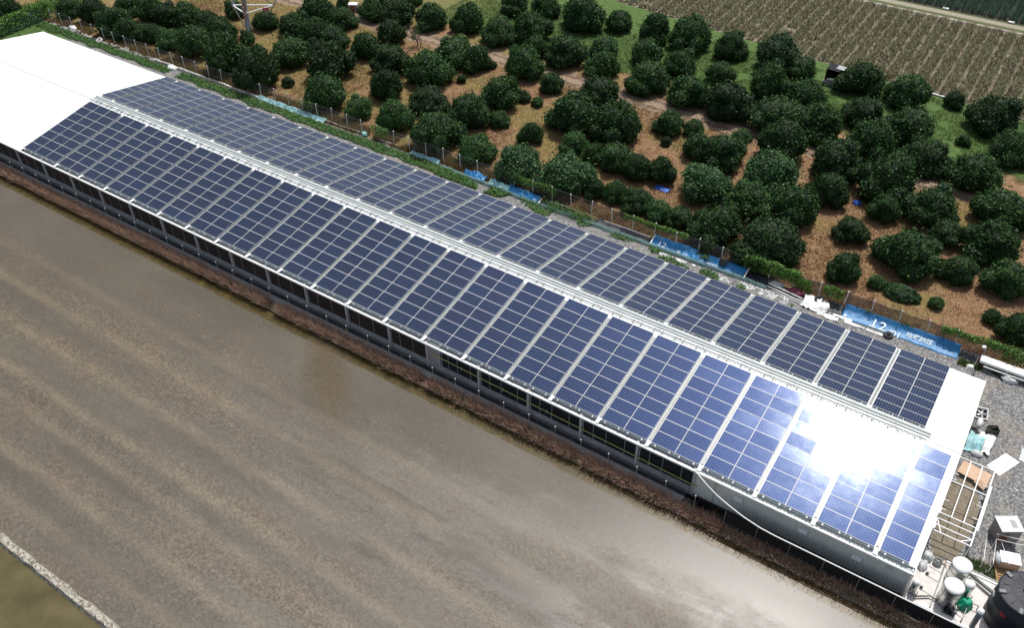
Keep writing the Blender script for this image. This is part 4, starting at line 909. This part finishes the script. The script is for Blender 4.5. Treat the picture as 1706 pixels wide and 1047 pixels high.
# debris on the strip
def tyre(x, y, z, R, lab, tilt=0.0, rz=0.0):
    e = thing('tyre', lab, 'tyre', (x, y, z), 'old tyres along the fence and gable'); o = MB().torus((0, 0, 0), R * .72, R * .28, 22, 8).build('tread', 'rubber', e, True)
    MB().lathe((0, 0, -.05), [(R * .50, 0), (R * .50, .10), (R * .46, .10), (R * .46, 0)], 18).build('bead', 'cable', e, True); e.rotation_euler = (tilt, 0, rz); return e
tyre(71.35, 21.55, .12, .38, 'black tyre on the gravel below the slash of the long banner')
tyre(57.3, 22.55, .55, .36, 'black tyre standing against the fence on the flat half banner', 1.2, 0)
tyre(65.6, 22.35, .42, .40, 'black tyre propped on the crumpled white plastic by the fence', .6, .4)
tyre(78.95, 15.05, .12, .32, 'black tyre wedged against the near gable wall', .3, .5)
tyre(79.85, 15.05, .45, .30, 'black tyre leaning on the dark green crate', .9, 1.0)
o = MB().tube([(61.4, 22.35, .30), (64.4, 21.95, .28)], .05, 8).build('white_pole', 'white_pipe', None, True); tag(o, 'upper one of the long white poles left of the white plastic', 'pole', 'white poles by the fence')
o = MB().tube([(61.4, 22.15, .12), (64.5, 21.72, .12)], .05, 8).build('white_pole', 'white_pipe', None, True); tag(o, 'middle one of the long white poles left of the white plastic', 'pole', 'white poles by the fence')
o = MB().tube([(61.9, 21.88, .06), (64.6, 21.52, .06)], .04, 8).build('white_pole', 'white_pipe', None, True); tag(o, 'lowest and shortest of the long white poles left of the white plastic', 'pole', 'white poles by the fence')
o = crumple((63.6, 22.55, .05), .75, .35, .42, 4).build('sack', 'pink', None, True); tag(o, 'maroon sack behind the long white poles', 'sack')
o = crumple((62.0, 22.75, .05), .55, .3, .3, 5).build('sack', 'clear_bag', None, True); tag(o, 'grey-pink bag at the left end of the white poles', 'sack')
o = sheet('plastic_heap', 'white_sheet', 64.5, 66.5, [(21.35, .04), (21.8, .3), (22.4, .35), (22.8, .12)], 22, .35, 2.6, None, .35); tag(o, 'crumpled white plastic heap under the propped tyre', 'plastic sheet')
o = sheet('plastic_heap', 'white_sheet', 65.9, 67.6, [(21.0, .03), (21.3, .12), (21.5, .04)], 20, .16, 3.0, None, .25); tag(o, 'small white plastic wrap on the gravel right of the heap', 'plastic sheet')
for (x0, x1, y, w, lab) in ((67.0, 68.5, 21.75, .28, 'white sheet strip at the left end of the long banner'), (68.0, 69.6, 21.42, .20, 'narrow white sheet strip on the gravel before the long banner'), (69.7, 71.0, 21.40, .24, 'white sheet strip on the gravel just left of the tyre')):
    o = sheet('white_strip', 'white_sheet', x0, x1, [(y - w / 2, .03), (y, .07), (y + w / 2, .03)], 14, .06, 2.2, None, .12); tag(o, lab, 'plastic sheet')
o = sheet('white_strip', 'white_sheet', 52.0, 54.6, [(21.30, .02), (21.42, .12), (21.55, .04)], 20, .14, 2.6, None, .12); tag(o, 'twisted white plastic strip on the gravel before the torn banner', 'plastic sheet')
o = crumple((55.2, 21.45, .02), .18, .14, .12, 6, 1).build('plastic_lump', 'white_sheet'); tag(o, 'tiny white lump right of the twisted white strip', 'plastic bag')
P = keep(pts(800, 57.5, 63.5, 20.9, 21.7), .8, .0); P[:, 2] = .03
stuff('white_litter', leaves('white_litter', P, .16, 'white_sheet', np.tile((0, 0, 1.0), (len(P), 1)), .5), 'scattered white litter scraps on the gravel before the white poles', 'litter')

# white pipe sweeping down from the eave to become the top rail of a black net fence above the ditch
bf = thing('black_net_fence', 'black net fence with a white top pipe above the dark ditch', 'fence', (0, -1.35, 0))
MB().tube([(65.12, .90, 2.50), (65.5, .78, 2.42), (66.2, .60, 2.10), (67.0, .40, 1.86), (67.84, .23, 1.70), (68.9, .10, 1.48), (70.0, .02, 1.34), (71.0, 0, 1.30), (78, 0, 1.30), (90, 0, 1.31)], .042, 8).build('top_pipe', 'white_pipe', bf, True)
x = 67.8
while x < 89:
    link('post', MB().tube([(0, 0, -.2), (0, 0, 1.29)], .022, 6).mesh('post', 'steel'), bf, (x, .02, 0))
    vs = []; fs = []
    for i in range(7):
        xx = x + .01 + 2.04 * i / 6
        for z in (-.05, .4, .8, 1.27): vs.append((xx, .05 + .05 * noise.noise(Vector((xx * 1.6, z * 2, 3))), z + (.03 * noise.noise(Vector((xx, 0, 0))))))
    for i in range(6):
        for j in range(3): fs.append((i * 4 + j, (i + 1) * 4 + j, (i + 1) * 4 + j + 1, i * 4 + j + 1))
    MB().add(vs, fs).build('net_panel', 'black_net', bf); x += 2.06
# ================================================================== YARD BEYOND THE NEAR GABLE
pad = thing('equipment_pad', 'pale concrete pad with pipes beside the near corner of the hall', 'concrete pad', (78.45, -.33, 0))
def pp(mb, name, mat, smooth=False): o = mb.build(name, mat, None, smooth); o.parent = pad; o.matrix_parent_inverse = Matrix.Translation((-78.45, .33, 0)); return o
pp(MB().box(78.46, 79.93, -.28, 3.40, .003, .06), 'pad_slab', 'pad'); pp(MB().box(79.96, 84.6, -.28, 3.40, .003, .07), 'pad_slab', 'pad')
pp(MB().box(78.46, 90, -.36, -.285, -.05, .12), 'pad_edge', 'white_trim'); pp(MB().box(80.0, 84.6, 3.42, 3.52, .0, .13), 'pad_edge', 'white_trim')
pp(MB().tube([(79.95, -.2, .12), (79.98, 3.35, .12)], .035, 8), 'floor_pipe', 'conduit', True)
for y in (.75, 1.9, 2.6): pp(MB().tube([(79.2, y, .10), (79.95, y - .1, .11)], .02, 6), 'floor_pipe', 'white_pipe', True)
for y in (3.56, 3.68): pp(MB().tube([(80.9, y, .10), (84.4, y - .04, .10)], .03, 8), 'floor_pipe', 'white_pipe', True)
pp(MB().tube([(79.05, -.02, .22), (79.75, .48, .22), (80.3, .40, .22), (81.3, .38, .22)], .055, 8), 'suction_hose', 'cable', True)
def vtank(x, y, r, h, lab, straps=2):
    e = thing('pressure_tank', lab, 'tank', (x, y, .07))
    MB().lathe((0, 0, 0), [(r * .7, 0), (r * .94, .06), (r, .18), (r, h * .88), (r * .97, h * .93)], 28).build('shell', 'stainless', e, True)
    MB().lathe((0, 0, h * .93), [(r * .99, 0), (r * 1.04, .02), (r * .98, .08), (r * .72, .16), (r * .35, .205), (.02, .215)], 28).build('dome_lid', 'white_dome', e, True)
    for k in range(straps): MB().lathe((0, 0, h * (.25 + .4 * k)), [(r * 1.012, 0), (r * 1.02, .02), (r * 1.012, .04)], 28).build('strap', 'steel', e, True)
    MB().tube([(r * .9, -.1, .1), (r * 1.25, -.2, .1), (r * 1.25, -.2, .5)], .03, 6).build('outlet_pipe', 'steel', e, True); return e
vtank(80.60, .72, .55, 1.72, 'front one of the two big stainless tanks with white domed lids')
vtank(80.66, 2.42, .55, 1.66, 'rear one of the two big stainless tanks, behind the front tank')
vtank(81.36, 1.72, .30, 1.2, 'slim white-topped stainless tank squeezed between the big tanks and green bag', 1)
vtank(78.82, .28, .21, 1.05, 'small lidded tank standing at the corner of the hall', 1)
e = thing('filter_bottle', 'white-capped grey filter cylinder beside the big black water tank', 'filter', (82.22, .0, .07))
MB().lathe((0, 0, 0), [(.14, 0), (.15, .05), (.15, 1.35), (.13, 1.42)], 16).build('body', 'gap_grey', e, True); MB().lathe((0, 0, 1.42), [(.16, 0), (.16, .16), (.10, .20), (.05, .21)], 16).build('cap', 'white_dome', e, True)
e = thing('black_water_tank', 'very large black plastic water tank cut by the right edge of the photo', 'water tank', (83.88, 1.45, .07))
tr_ = 1.42; th_ = 2.65
MB().lathe((0, 0, 0), [(tr_ * .96, 0), (tr_, .08), (tr_, .8), (tr_ * 1.015, .84), (tr_, .88), (tr_, 1.7), (tr_ * 1.015, 1.74), (tr_, 1.78), (tr_, th_)], 48).build('body', 'black_plastic', e, True)
MB().lathe((0, 0, th_), [(tr_ * 1.0, -.02), (tr_ * 1.03, .0), (tr_ * 1.03, .07), (tr_ * .90, .09), (tr_ * .86, .07), (tr_ * .55, .24), (tr_ * .24, .33), (.02, .33)], 48).build('lid', 'black_plastic', e, True)
MB().lathe((0, 0, th_ + .33), [(.30, 0), (.30, .08), (.24, .13), (.02, .15)], 24).build('manhole_cap', 'black_plastic', e, True)
for k in range(12):
    a = k * math.pi / 6; MB().bar((.36 * math.cos(a), .36 * math.sin(a), th_ + .32), (1.20 * math.cos(a), 1.20 * math.sin(a), th_ + .10), .05, .05).build('rib', 'black_plastic', e)
for k in range(6):
    a = k * math.pi / 3 + .45; MB().obox((1.30 * math.cos(a), 1.30 * math.sin(a), th_ + .12), .34, .20, .10, a).build('lug', 'cable', e)
for a in (3.35, 4.2): o = MB().box(-.16, .16, -.02, .02, -.10, .10).build('sticker', 'red_sign' if a > 4 else 'white_trim', e); o.location = (1.435 * math.cos(a), 1.435 * math.sin(a), 1.95 if a < 4 else 1.75); o.rotation_euler = (0, 0, a - math.pi / 2)
o = MB().tube([(81.35, 3.15, .30), (82.75, 2.55, .34)], .11, 12).build('dark_pipe', 'cable', None, True); tag(o, 'thick dark pipe running from the rear tank towards the black water tank', 'pipe')
o = crumple((81.55, 1.02, .07), .42, .40, .62, 12).build('mesh_bag', 'green_bag', None, True); tag(o, 'vivid green mesh bag beside the front stainless tank', 'bag')
e = thing('pump', 'small black pump on the pad in front of the stainless tanks', 'pump', (80.86, .05, .07))
MB().tube([(-.22, 0, .15), (.2, 0, .15)], .13, 12).build('motor', 'rubber', e, True); MB().obox((-.05, 0, .32), .22, .16, .12).build('terminal_box', 'rubber', e); MB().lathe((.28, 0, .05), [(.12, 0), (.12, .22), (.06, .28)], 12).build('volute', 'cable', e, True)
MB().box(-.3, .35, -.15, .15, 0, .03).build('base_plate', 'steel', e)
e = thing('pipe_loop', 'upright grey pipe loop beside the filter cylinder', 'pipe', (0, 0, 0))
MB().tube([(81.05, .03, .40), (81.62, -.11, .40), (81.70, 1.10, .45), (82.2, 1.15, .45)], .03, 8).build('pipe', 'gap_grey', e, True)
for p in ((81.05, .03), (81.62, -.11), (82.2, 1.15)): MB().tube([(p[0], p[1], .07), (p[0], p[1], .42)], .03, 8).build('riser', 'gap_grey', e, True)
for (x, y, s1, s2, s3, sd_, lab) in ((78.95, 3.15, .34, .40, .42, 14, 'larger crumpled clear plastic bag in the corner by the gable wall'), (78.88, 2.35, .26, .42, .34, 15, 'smaller clear plastic bag lying below the larger one by the gable')):
    o = crumple((x, y, .08), s1, s2, s3, sd_).build('plastic_bag', 'clear_bag', None, True); tag(o, lab, 'plastic bag')
e = thing('valve_cluster', 'round grey valve assembly with pinkish hose beside the clear bags', 'valve', (79.55, 3.0, .07))
MB().torus((0, 0, .22), .2, .07, 16, 8, tilt=.5).build('hand_wheel', 'cable', e, True); MB().lathe((0, 0, 0), [(.12, 0), (.14, .1), (.10, .3)], 12).build('valve_body', 'gap_grey', e, True); MB().tube([(.12, .1, .15), (.4, .25, .12), (.55, .0, .1)], .03, 6).build('hose', 'plywood', e, True)
for (x, y, lab) in ((79.25, 2.02, 'small green valve with a white cap, the farther of two on the pad'), (79.2, .88, 'small green valve with a white cap, the nearer of two on the pad')):
    e = thing('small_valve', lab, 'valve', (x, y, .06)); MB().lathe((0, 0, 0), [(.07, 0), (.09, .06), (.07, .18)], 10).build('body', 'hull', e, True); MB().lathe((0, .02, .18), [(.10, 0), (.10, .08), (.03, .11)], 10).build('cap', 'white_dome', e, True)
# steel frame canopy against the gable
fr = thing('steel_canopy', 'open white steel pipe canopy frame fixed beside the near gable wall', 'canopy frame', (0, 0, 0)); Z = 1.6
X0, X1 = 78.62, 80.74
for x in (X0, 79.32, 80.02): MB().bar((x, 5.5, Z), (x, 10.65, Z), .055).build('rail', 'white_trim', fr)
MB().bar((X1, 3.95, Z), (X1, 10.65, Z), .07, .10).build('rail', 'white_trim', fr); MB().bar((X0, 3.95, Z), (X0, 5.5, Z), .05).build('rail', 'white_trim', fr)
MB().box(X1 + .045, X1 + .14, 5.3, 9.2, Z - .20, Z + .06).build('side_board', 'white_trim', fr)
for y in (10.62, 8.35, 5.5, 5.02, 4.50, 4.0): MB().bar((X0, y, Z + .003), (X1, y, Z + .003), .055).build('cross_bar', 'white_trim', fr)
MB().bar((X0, 5.0, Z + .01), (79.05, 4.05, Z + .01), .05).build('brace', 'white_trim', fr); MB().bar((X1, 4.5, Z + .01), (80.2, 4.05, Z + .01), .05).build('brace', 'white_trim', fr)
for p in ((X0, 10.6), (X1, 10.6), (X1, 5.5), (X1, 4.0), (X0, 4.0), (X0, 7.5)): MB().bar((p[0], p[1], .0), (p[0], p[1], Z), .06).build('post', 'white_trim', fr)
for (x, y) in ((X0, 9.4), (X0, 8.9), (X0, 7.0), (X0, 6.2), (80.4, 7.6), (80.4, 6.5), (80.4, 9.4)): MB().bar((x, y, 1.25), (x + .34, y, 1.25), .04).build('stub', 'white_trim', fr)
for (y, lab) in ((5.35, 'upper small white box on the gable wall at the frame end'), (4.05, 'lower small white box on the gable wall above the clear bags')):
    o = MB().box(78.46, 78.66, y - .2, y + .25, 1.5, 1.95).build('wall_box', 'white_trim'); tag(o, lab, 'electrical box')
o = MB().obox((79.9, 10.95, .42), 1.95, .95, .04, -.16, .30).build('plywood_board', 'plywood'); tag(o, 'peach coloured board under the upper end of the pipe frame', 'board')
o = MB().obox((80.35, 10.35, .32), .75, .34, .04, -.5, .6).build('plywood_board', 'plywood'); tag(o, 'smaller broken peach board scrap below the large board', 'board')
for (x, y, r_, lab) in ((80.95, 8.1, .10, 'upper dark clamp fitting on the outer side of the pipe frame'), (80.95, 6.0, .10, 'lower dark clamp fitting on the outer side of the pipe frame')):
    o = crumple((x - .3, y, 1.2), r_, r_ * 1.4, r_ * 1.2, 3, 1).build('clamp_fitting', 'rubber'); tag(o, lab, 'fitting')
o = crumple((80.9, 3.95, .0), .24, .2, .2, 31, 2).build('dark_lump', 'rust', None, True); tag(o, 'dark rusty lump on the gravel behind the rear stainless tank', 'scrap')
# soil under the frame
b = MB(); vs = [(79.65, 7.3, .012)]; 
for k in range(36): a = k * math.pi / 18; rr = 1 + .16 * noise.noise(Vector((math.cos(a) * 2, math.sin(a) * 2, 0))); vs.append((79.65 + 1.15 * rr * math.cos(a), 7.2 + 3.9 * rr * math.sin(a), .006))
struct(b.add(vs, [(0, k, k % 36 + 1) for k in range(1, 37)]).build('bare_soil', 'bank'))
# cabinet, boxes, pallet
a_ = math.radians(33.4)
e = thing('metal_cabinet', 'grey-brown metal cabinet with a big pale top lid on the gravel', 'cabinet', (82.38, 7.22, 0), None, a_)
MB().box(-.62, .62, -.52, .52, .04, 1.22).build('body', 'grey_box', e); MB().box(-.66, .66, -.56, .56, 1.223, 1.30).build('lid', 'white_trim', e)
MB().box(-.35, -.05, -.36, .36, 1.303, 1.312).build('lid_panel', 'gutter', e); MB().box(.08, .42, -.30, .30, 1.303, 1.312).build('lid_panel', 'gap_grey', e)
MB().box(-.62, -.1, -.555, -.523, .2, .9).build('side_door', 'rust', e); MB().obox((-.64, .1, 1.0), .03, .16, .16).build('handle', 'steel', e)
for sx in (-.55, .55):
    for sy in (-.45, .45): MB().box(sx - .04, sx + .04, sy - .04, sy + .04, 0, .04).build('foot', 'rubber', e)
e = thing('storage_box', 'white-lidded beige box standing on the wooden pallet', 'box', (83.0, 5.2, .16), None, .30)
MB().box(-.52, .52, -.38, .38, 0, .55).build('body', 'plywood', e); MB().box(-.55, .55, -.41, .41, .553, .63).build('lid', 'white_trim', e); crumple((-.6, 0, .3), .18, .4, .35, 41, 2).build('wrap', 'clear_bag', e, True)
e = thing('wooden_pallet', 'slatted wooden pallet under the beige box', 'pallet', (83.12, 4.5, 0), None, .30)
for k in range(9): MB().box(-.62, .62, -.70 + k * .165, -.70 + k * .165 + .09, .11, .14).build('slat', 'wood', e)
for x in (-.55, 0, .55): MB().box(x - .05, x + .05, -.72, .72, .0, .108).build('bearer', 'wood', e)
o = MB().obox((84.3, 4.7, .35), .7, .7, .7, .3).build('white_carton', 'white_trim'); tag(o, 'plain white box at the right edge beside the wooden pallet', 'box')
e = thing('pipe_rack', 'thin white pipe rack standing round the beige box and cabinet', 'rack', (0, 0, 0))
for a, c in (((82.0, 5.95, .95), (84.6, 6.7, .95)), ((81.95, 6.35, .95), (84.6, 7.1, .95)), ((82.0, 5.95, .95), (82.2, 4.1, .95)), ((81.5, 6.1, .75), (81.72, 4.15, .75)), ((82.3, 5.9, .95), (83.0, 4.6, .9))): MB().tube([a, c], .022, 6).build('rod', 'white_pipe', e, True)
for p, h_ in (((82.0, 5.95), .95), ((82.2, 4.1), .95), ((81.5, 6.1), .75), ((81.72, 4.15), .75), ((84.6, 6.7), .95)): MB().tube([(p[0], p[1], 0), (p[0], p[1], h_)], .022, 6).build('leg', 'white_pipe', e, True)
o = MB().add([(81.21, 14.26, .03), (82.13, 13.89, .05), (81.26, 12.02, .03), (80.37, 12.46, .04), (81.21, 14.26, .012), (82.13, 13.89, .012), (81.26, 12.02, .012), (80.37, 12.46, .012)], [(0, 3, 2, 1), (4, 5, 6, 7), (0, 1, 5, 4), (1, 2, 6, 5), (2, 3, 7, 6), (3, 0, 4, 7)]).build('flat_sheet', 'white_trim'); tag(o, 'flat white rectangular sheet lying on the gravel', 'sheet')
o = sheet('plastic_wrap', 'clear_bag', 82.0, 82.9, [(14.1, .03), (14.6, .1), (15.3, .05)], 14, .1, 3, None, .12); tag(o, 'crinkled pale plastic wrap at the right edge near the white sheet', 'plastic sheet')
# fan, crate, heap
e = thing('fan_unit', 'white square ventilation fan lying beside the gable wall', 'fan', (79.0, 17.0, .0), None, .1); e.rotation_euler = (.5, 0, .25)
for p in (((-.38, -.38, .3), (.38, -.38, .3)), ((.38, -.38, .3), (.38, .38, .3)), ((.38, .38, .3), (-.38, .38, .3)), ((-.38, .38, .3), (-.38, -.38, .3))): MB().bar(p[0], p[1], .07, .14).build('frame_bar', 'white_trim', e)
for k in range(5):
    a = k * 2 * math.pi / 5; o = MB().obox((.17 * math.cos(a), .17 * math.sin(a), .28), .26, .13, .015, a, .4).build('blade', 'gutter', e)
MB().lathe((0, 0, .22), [(.07, 0), (.08, .1), (.03, .13)], 12).build('hub', 'white_dome', e, True)
MB().box(-.36, .36, -.36, .36, .12, .14).build('back_plate', 'net_dark', e)
o = MB().box(78.46, 78.62, 15.1, 16.5, .9, 1.3).build('wall_box', 'white_trim'); tag(o, 'long white box on the gable wall beside the fan', 'electrical box')
e = thing('crate', 'dark green open crate on the gravel beside the plastic heap', 'crate', (80.05, 15.75, 0), None, .5)
for (x0, x1, y0, y1) in ((-.32, .32, -.26, -.23), (-.32, .32, .23, .26), (-.32, -.29, -.229, .229), (.29, .32, -.229, .229)):
    for z in (.04, .17, .30): MB().box(x0, x1, y0, y1, z, z + .09).build('slat', 'hull', e)
MB().box(-.289, .289, -.229, .229, .02, .045).build('base', 'rubber', e)
o = sheet('plastic_heap', 'cyan_tarp', 78.75, 79.75, [(13.0, .04), (13.7, .45), (14.3, .5), (14.7, .2)], 18, .3, 2.2, None, .2); tag(o, 'heap of pale cyan plastic sheeting against the near gable wall', 'plastic sheet')
o = sheet('plastic_heap', 'white_sheet', 79.3, 80.3, [(13.3, .03), (14.0, .35), (14.8, .4), (15.3, .1)], 18, .3, 2.4, None, .3); tag(o, 'white plastic bags piled on the right of the cyan heap', 'plastic sheet')
o = crumple((79.15, 16.1, .02), .22, .5, .25, 23, 2).build('scrap_trail', 'white_sheet', None, True); tag(o, 'trail of white scraps between the fan and the plastic heap', 'scrap')
o = crumple((79.6, 13.1, .02), .4, .3, .3, 24, 2).build('plastic_bag', 'clear_bag', None, True); tag(o, 'clear bag at the foot of the cyan plastic heap', 'plastic bag')
# trough, lamp post, weight
e = thing('metal_trough', 'long white metal trough raised on legs by the fence at right', 'trough', (77.75, 22.05, 0), None, .01)
MB().box(0, 3.4, -.32, .36, .52, .72).build('tray', 'white_trim', e); MB().box(3.405, 3.46, -.32, .36, .50, .74).build('end_plate', 'rust', e)
MB().bar((.35, -.48, .42), (3.6, -.48, .42), .07).build('side_rail', 'white_trim', e)
for x in (.2, 1.7, 3.2):
    for y in (-.25, .3): MB().box(x - .03, x + .03, y - .03, y + .03, 0, .518).build('leg', 'rust', e)
for x in (.5, 1.9, 3.1): MB().bar((x, -.46, .42), (x, -.28, .50), .03).build('bracket', 'white_trim', e)
e = thing('lamp_post', 'short dark pole with a small white lamp head by the trough', 'lamp', (77.62, 21.67, 0))
MB().tube([(0, 0, 0), (0, 0, 1.95)], .035, 8).build('pole', 'rust', e, True); MB().obox((0, 0, 2.02), .24, .20, .14, .3).build('lamp_head', 'white_trim', e); MB().tube([(-.08, .1, 0), (-.05, .05, 1.0)], .02, 6).build('conduit', 'white_pipe', e, True)
e = thing('concrete_weight', 'pale pyramid-shaped concrete block at the foot of the lamp post', 'concrete block', (77.35, 21.35, 0), None, .3)
MB().add([(-.30, -.26, 0), (.30, -.26, 0), (.30, .26, 0), (-.30, .26, 0), (-.17, -.14, .26), (.17, -.14, .26), (.17, .14, .26), (-.17, .14, .26)], [(0, 3, 2, 1), (4, 5, 6, 7), (0, 1, 5, 4), (1, 2, 6, 5), (2, 3, 7, 6), (3, 0, 4, 7)]).build('block', 'kerb_white', e)
e = thing('scrap_pile', 'crumpled grey-white scrap pile below the long white trough', 'scrap', (80.0, 21.5, 0)); crumple((0, 0, .02), .62, .3, .36, 27).build('wrap', 'clear_bag', e, True); crumple((-.45, .02, .02), .25, .2, .28, 28, 2).build('dark_hollow', 'rubber', e, True)
for k in range(5): MB().tube([(-.2 + k * .15, -.2, .15), (.1 + k * .16, .2, .38)], .02, 6).build('rod', 'steel', e, True)
o = crumple((78.55, 19.6, .0), .14, .14, .14, 29, 1).build('stone_block', 'stone'); tag(o, 'small brown stone on the gravel off the near roof corner', 'stone')

# ================================================================== ORCHARD ITEMS
o = sheet('ground_tarp', 'bright_blue', 47.1, 48.5, [(30.1, .03), (30.5, .14), (30.9, .05)], 16, .08, 3, None, .12); tag(o, 'bright blue tarp scrap on the straw between two orchard rows', 'tarp')
o = crumple((63.8, 37.98, .02), .38, .34, .3, 33).build('blue_bag', 'bright_blue', None, True); tag(o, 'crumpled light blue bag on the straw beside a tree', 'bag')
e = thing('tower_base', 'galvanised mast foot with a triangular guard frame and red warning signs', 'pylon', (-12.1, 34.9, 0))
def W(x, y, z): return (x + 12.1, y - 34.9, z)
b = MB(); b.tube([W(-12.0, 34.9, 0), W(-11.2, 34.45, 4), W(-10.2, 33.9, 9)], [.34, .32, .28], 12); b.build('mast', 'steel', e, True)
A, B_, C_ = W(-13.64, 34.53, 3.0), W(-9.2, 37.34, 3.0), W(-11.15, 34.2, 2.55)
for a, c in ((A, B_), (A, C_), (B_, C_)): MB().bar(a, c, .12).build('guard_bar', 'white_trim', e)
for a, c in ((A, W(-13.1, 35.35, 0)), (B_, W(-11.45, 35.9, 0)), (A, W(-13.9, 35.2, 5)), (B_, W(-8.4, 37.9, 5)), (B_, W(-10.3, 34.3, 6)), (A, W(-11.0, 34.4, 6))): MB().bar(a, c, .12).build('strut', 'steel', e)
o = MB().box(-.16, .16, -.03, .03, -.75, .75).build('warning_sign', 'red_sign', e); o.location = W(-11.05, 34.0, 2.95); o.rotation_euler = (0, 0, .55)
for k, ch in enumerate('高壓電危'): q = link('lettering', text_mesh(ch, .30), o, (-.15, -.036, .42 - k * .34)); q.rotation_euler = (math.pi / 2, 0, 0)
o = MB().box(-.34, .34, -.03, .03, -.22, .22).build('warning_sign', 'red_sign', e); o.location = W(-9.6, 36.2, 2.75); o.rotation_euler = (0, 0, .55)
q = link('lettering', text_mesh('11', .42), o, (-.22, -.036, -.14)); q.rotation_euler = (math.pi / 2, 0, 0)
e = thing('pump_box', 'small grey box hut with a white lid beside the rutted track', 'hut', (-4.9, 46.7, 0), None, .5)
MB().box(-.6, .6, -.5, .5, 0, .9).build('body', 'grey_box', e); MB().obox((0, -.1, .96), 1.2, .7, .05, 0, .15).build('lid', 'kerb_white', e); MB().box(-.25, .2, -.53, -.503, .1, .75).build('door', 'rust', e)
e = thing('field_shelter', 'dark little shelter with a pale tin roof at the field edge', 'shelter', (54.2, 60.3, 0), None, -.08)
for x in (-.9, .9):
    for y in (-.7, .7): MB().box(x - .05, x + .05, y - .05, y + .05, 0, 1.75).build('post', 'bark', e)
MB().obox((.35, .2, 1.80), .9, .8, .04, 0, .12).build('roof', 'gap_grey', e); MB().obox((-.3, .1, 1.72), 1.5, 1.5, .03, 0, .05).build('roof_cloth', 'net_blue', e); MB().box(-.85, .85, .66, .7, .1, 1.7).build('back_cloth', 'net_blue', e); MB().box(-.88, -.84, -.65, .65, .1, 1.7).build('side_cloth', 'net_dark', e)
MB().box(-1.0, .8, -1.15, -.6, .0, .45).build('bench', 'grey_box', e); MB().obox((-.15, -.8, .62), 1.0, .22, .10, -.1).build('white_board', 'white_trim', e)
o = crumple((49.4, 60.7, 1.0), .38, .2, .12, 36, 2).build('cyan_cloth', 'cyan_tarp', None, True); o.location = (0, 0, 0); tag(o, 'small pale cyan cloth caught between two trees at the field edge', 'cloth')
# slabs at the heads of the crop beds
sl = MB().box(-.42, .42, -.16, .16, 0, .07).mesh('bed_marker_slab', 'stone')
for k in range(-2, 13):
    o = link('bed_marker_slab', sl, None, (50.22 + 1.555 * k + random.uniform(-.1, .1), 85.1 + random.uniform(-.08, .08), .005)); o.rotation_euler = (0, 0, random.uniform(-.08, .08)); o.scale = (random.uniform(.7, 1.2), random.uniform(.8, 1.1), 1)
    c = k + 2
    tag(o, '%s pale slab from the %s at the head of the crop beds' % ((ORD[c], 'left') if c < 8 else (ORD[14 - c], 'right')), 'slab', 'pale slabs at the heads of the crop beds')
for (x, y, lab) in ((59.5, 88.0, 'white slab beside the path at the edge of the spiky crop'), (67.4, 87.9, 'white slab beside the path near the right edge')):
    o = MB().obox((x, y, .12), .7, .4, .14, .1).build('white_block', 'kerb_white'); tag(o, lab, 'slab')
o = MB().obox((58.9, 90.3, .75), .7, .18, .05, .9).build('white_plank', 'white_trim'); tag(o, 'white strip caught in the spiky crop beyond the path', 'plank')
b = MB()
o = MB().bar((60.5, 63.75, .08), (67.2, 63.05, .08), .22, .16).build('field_edging', 'kerb_white'); tag(o, 'low pale edging board between the green grass and ploughed field', 'kerb')
# deep-ditch pipe
o = MB().tube([(70, -1.12, -.12), (76.5, -1.05, -.10), (80.5, -1.1, -.12), (88, -1.0, -.1)], .07, 8).build('ditch_pipe', 'rubber', None, True); tag(o, 'long black pipe lying along the ditch below the pad', 'pipe')
o = MB().obox((76.9, -1.55, -.02), .42, .10, .04, -.5).build('white_plank', 'white_pipe'); tag(o, 'short white stick in the weeds near the ditch', 'stick')
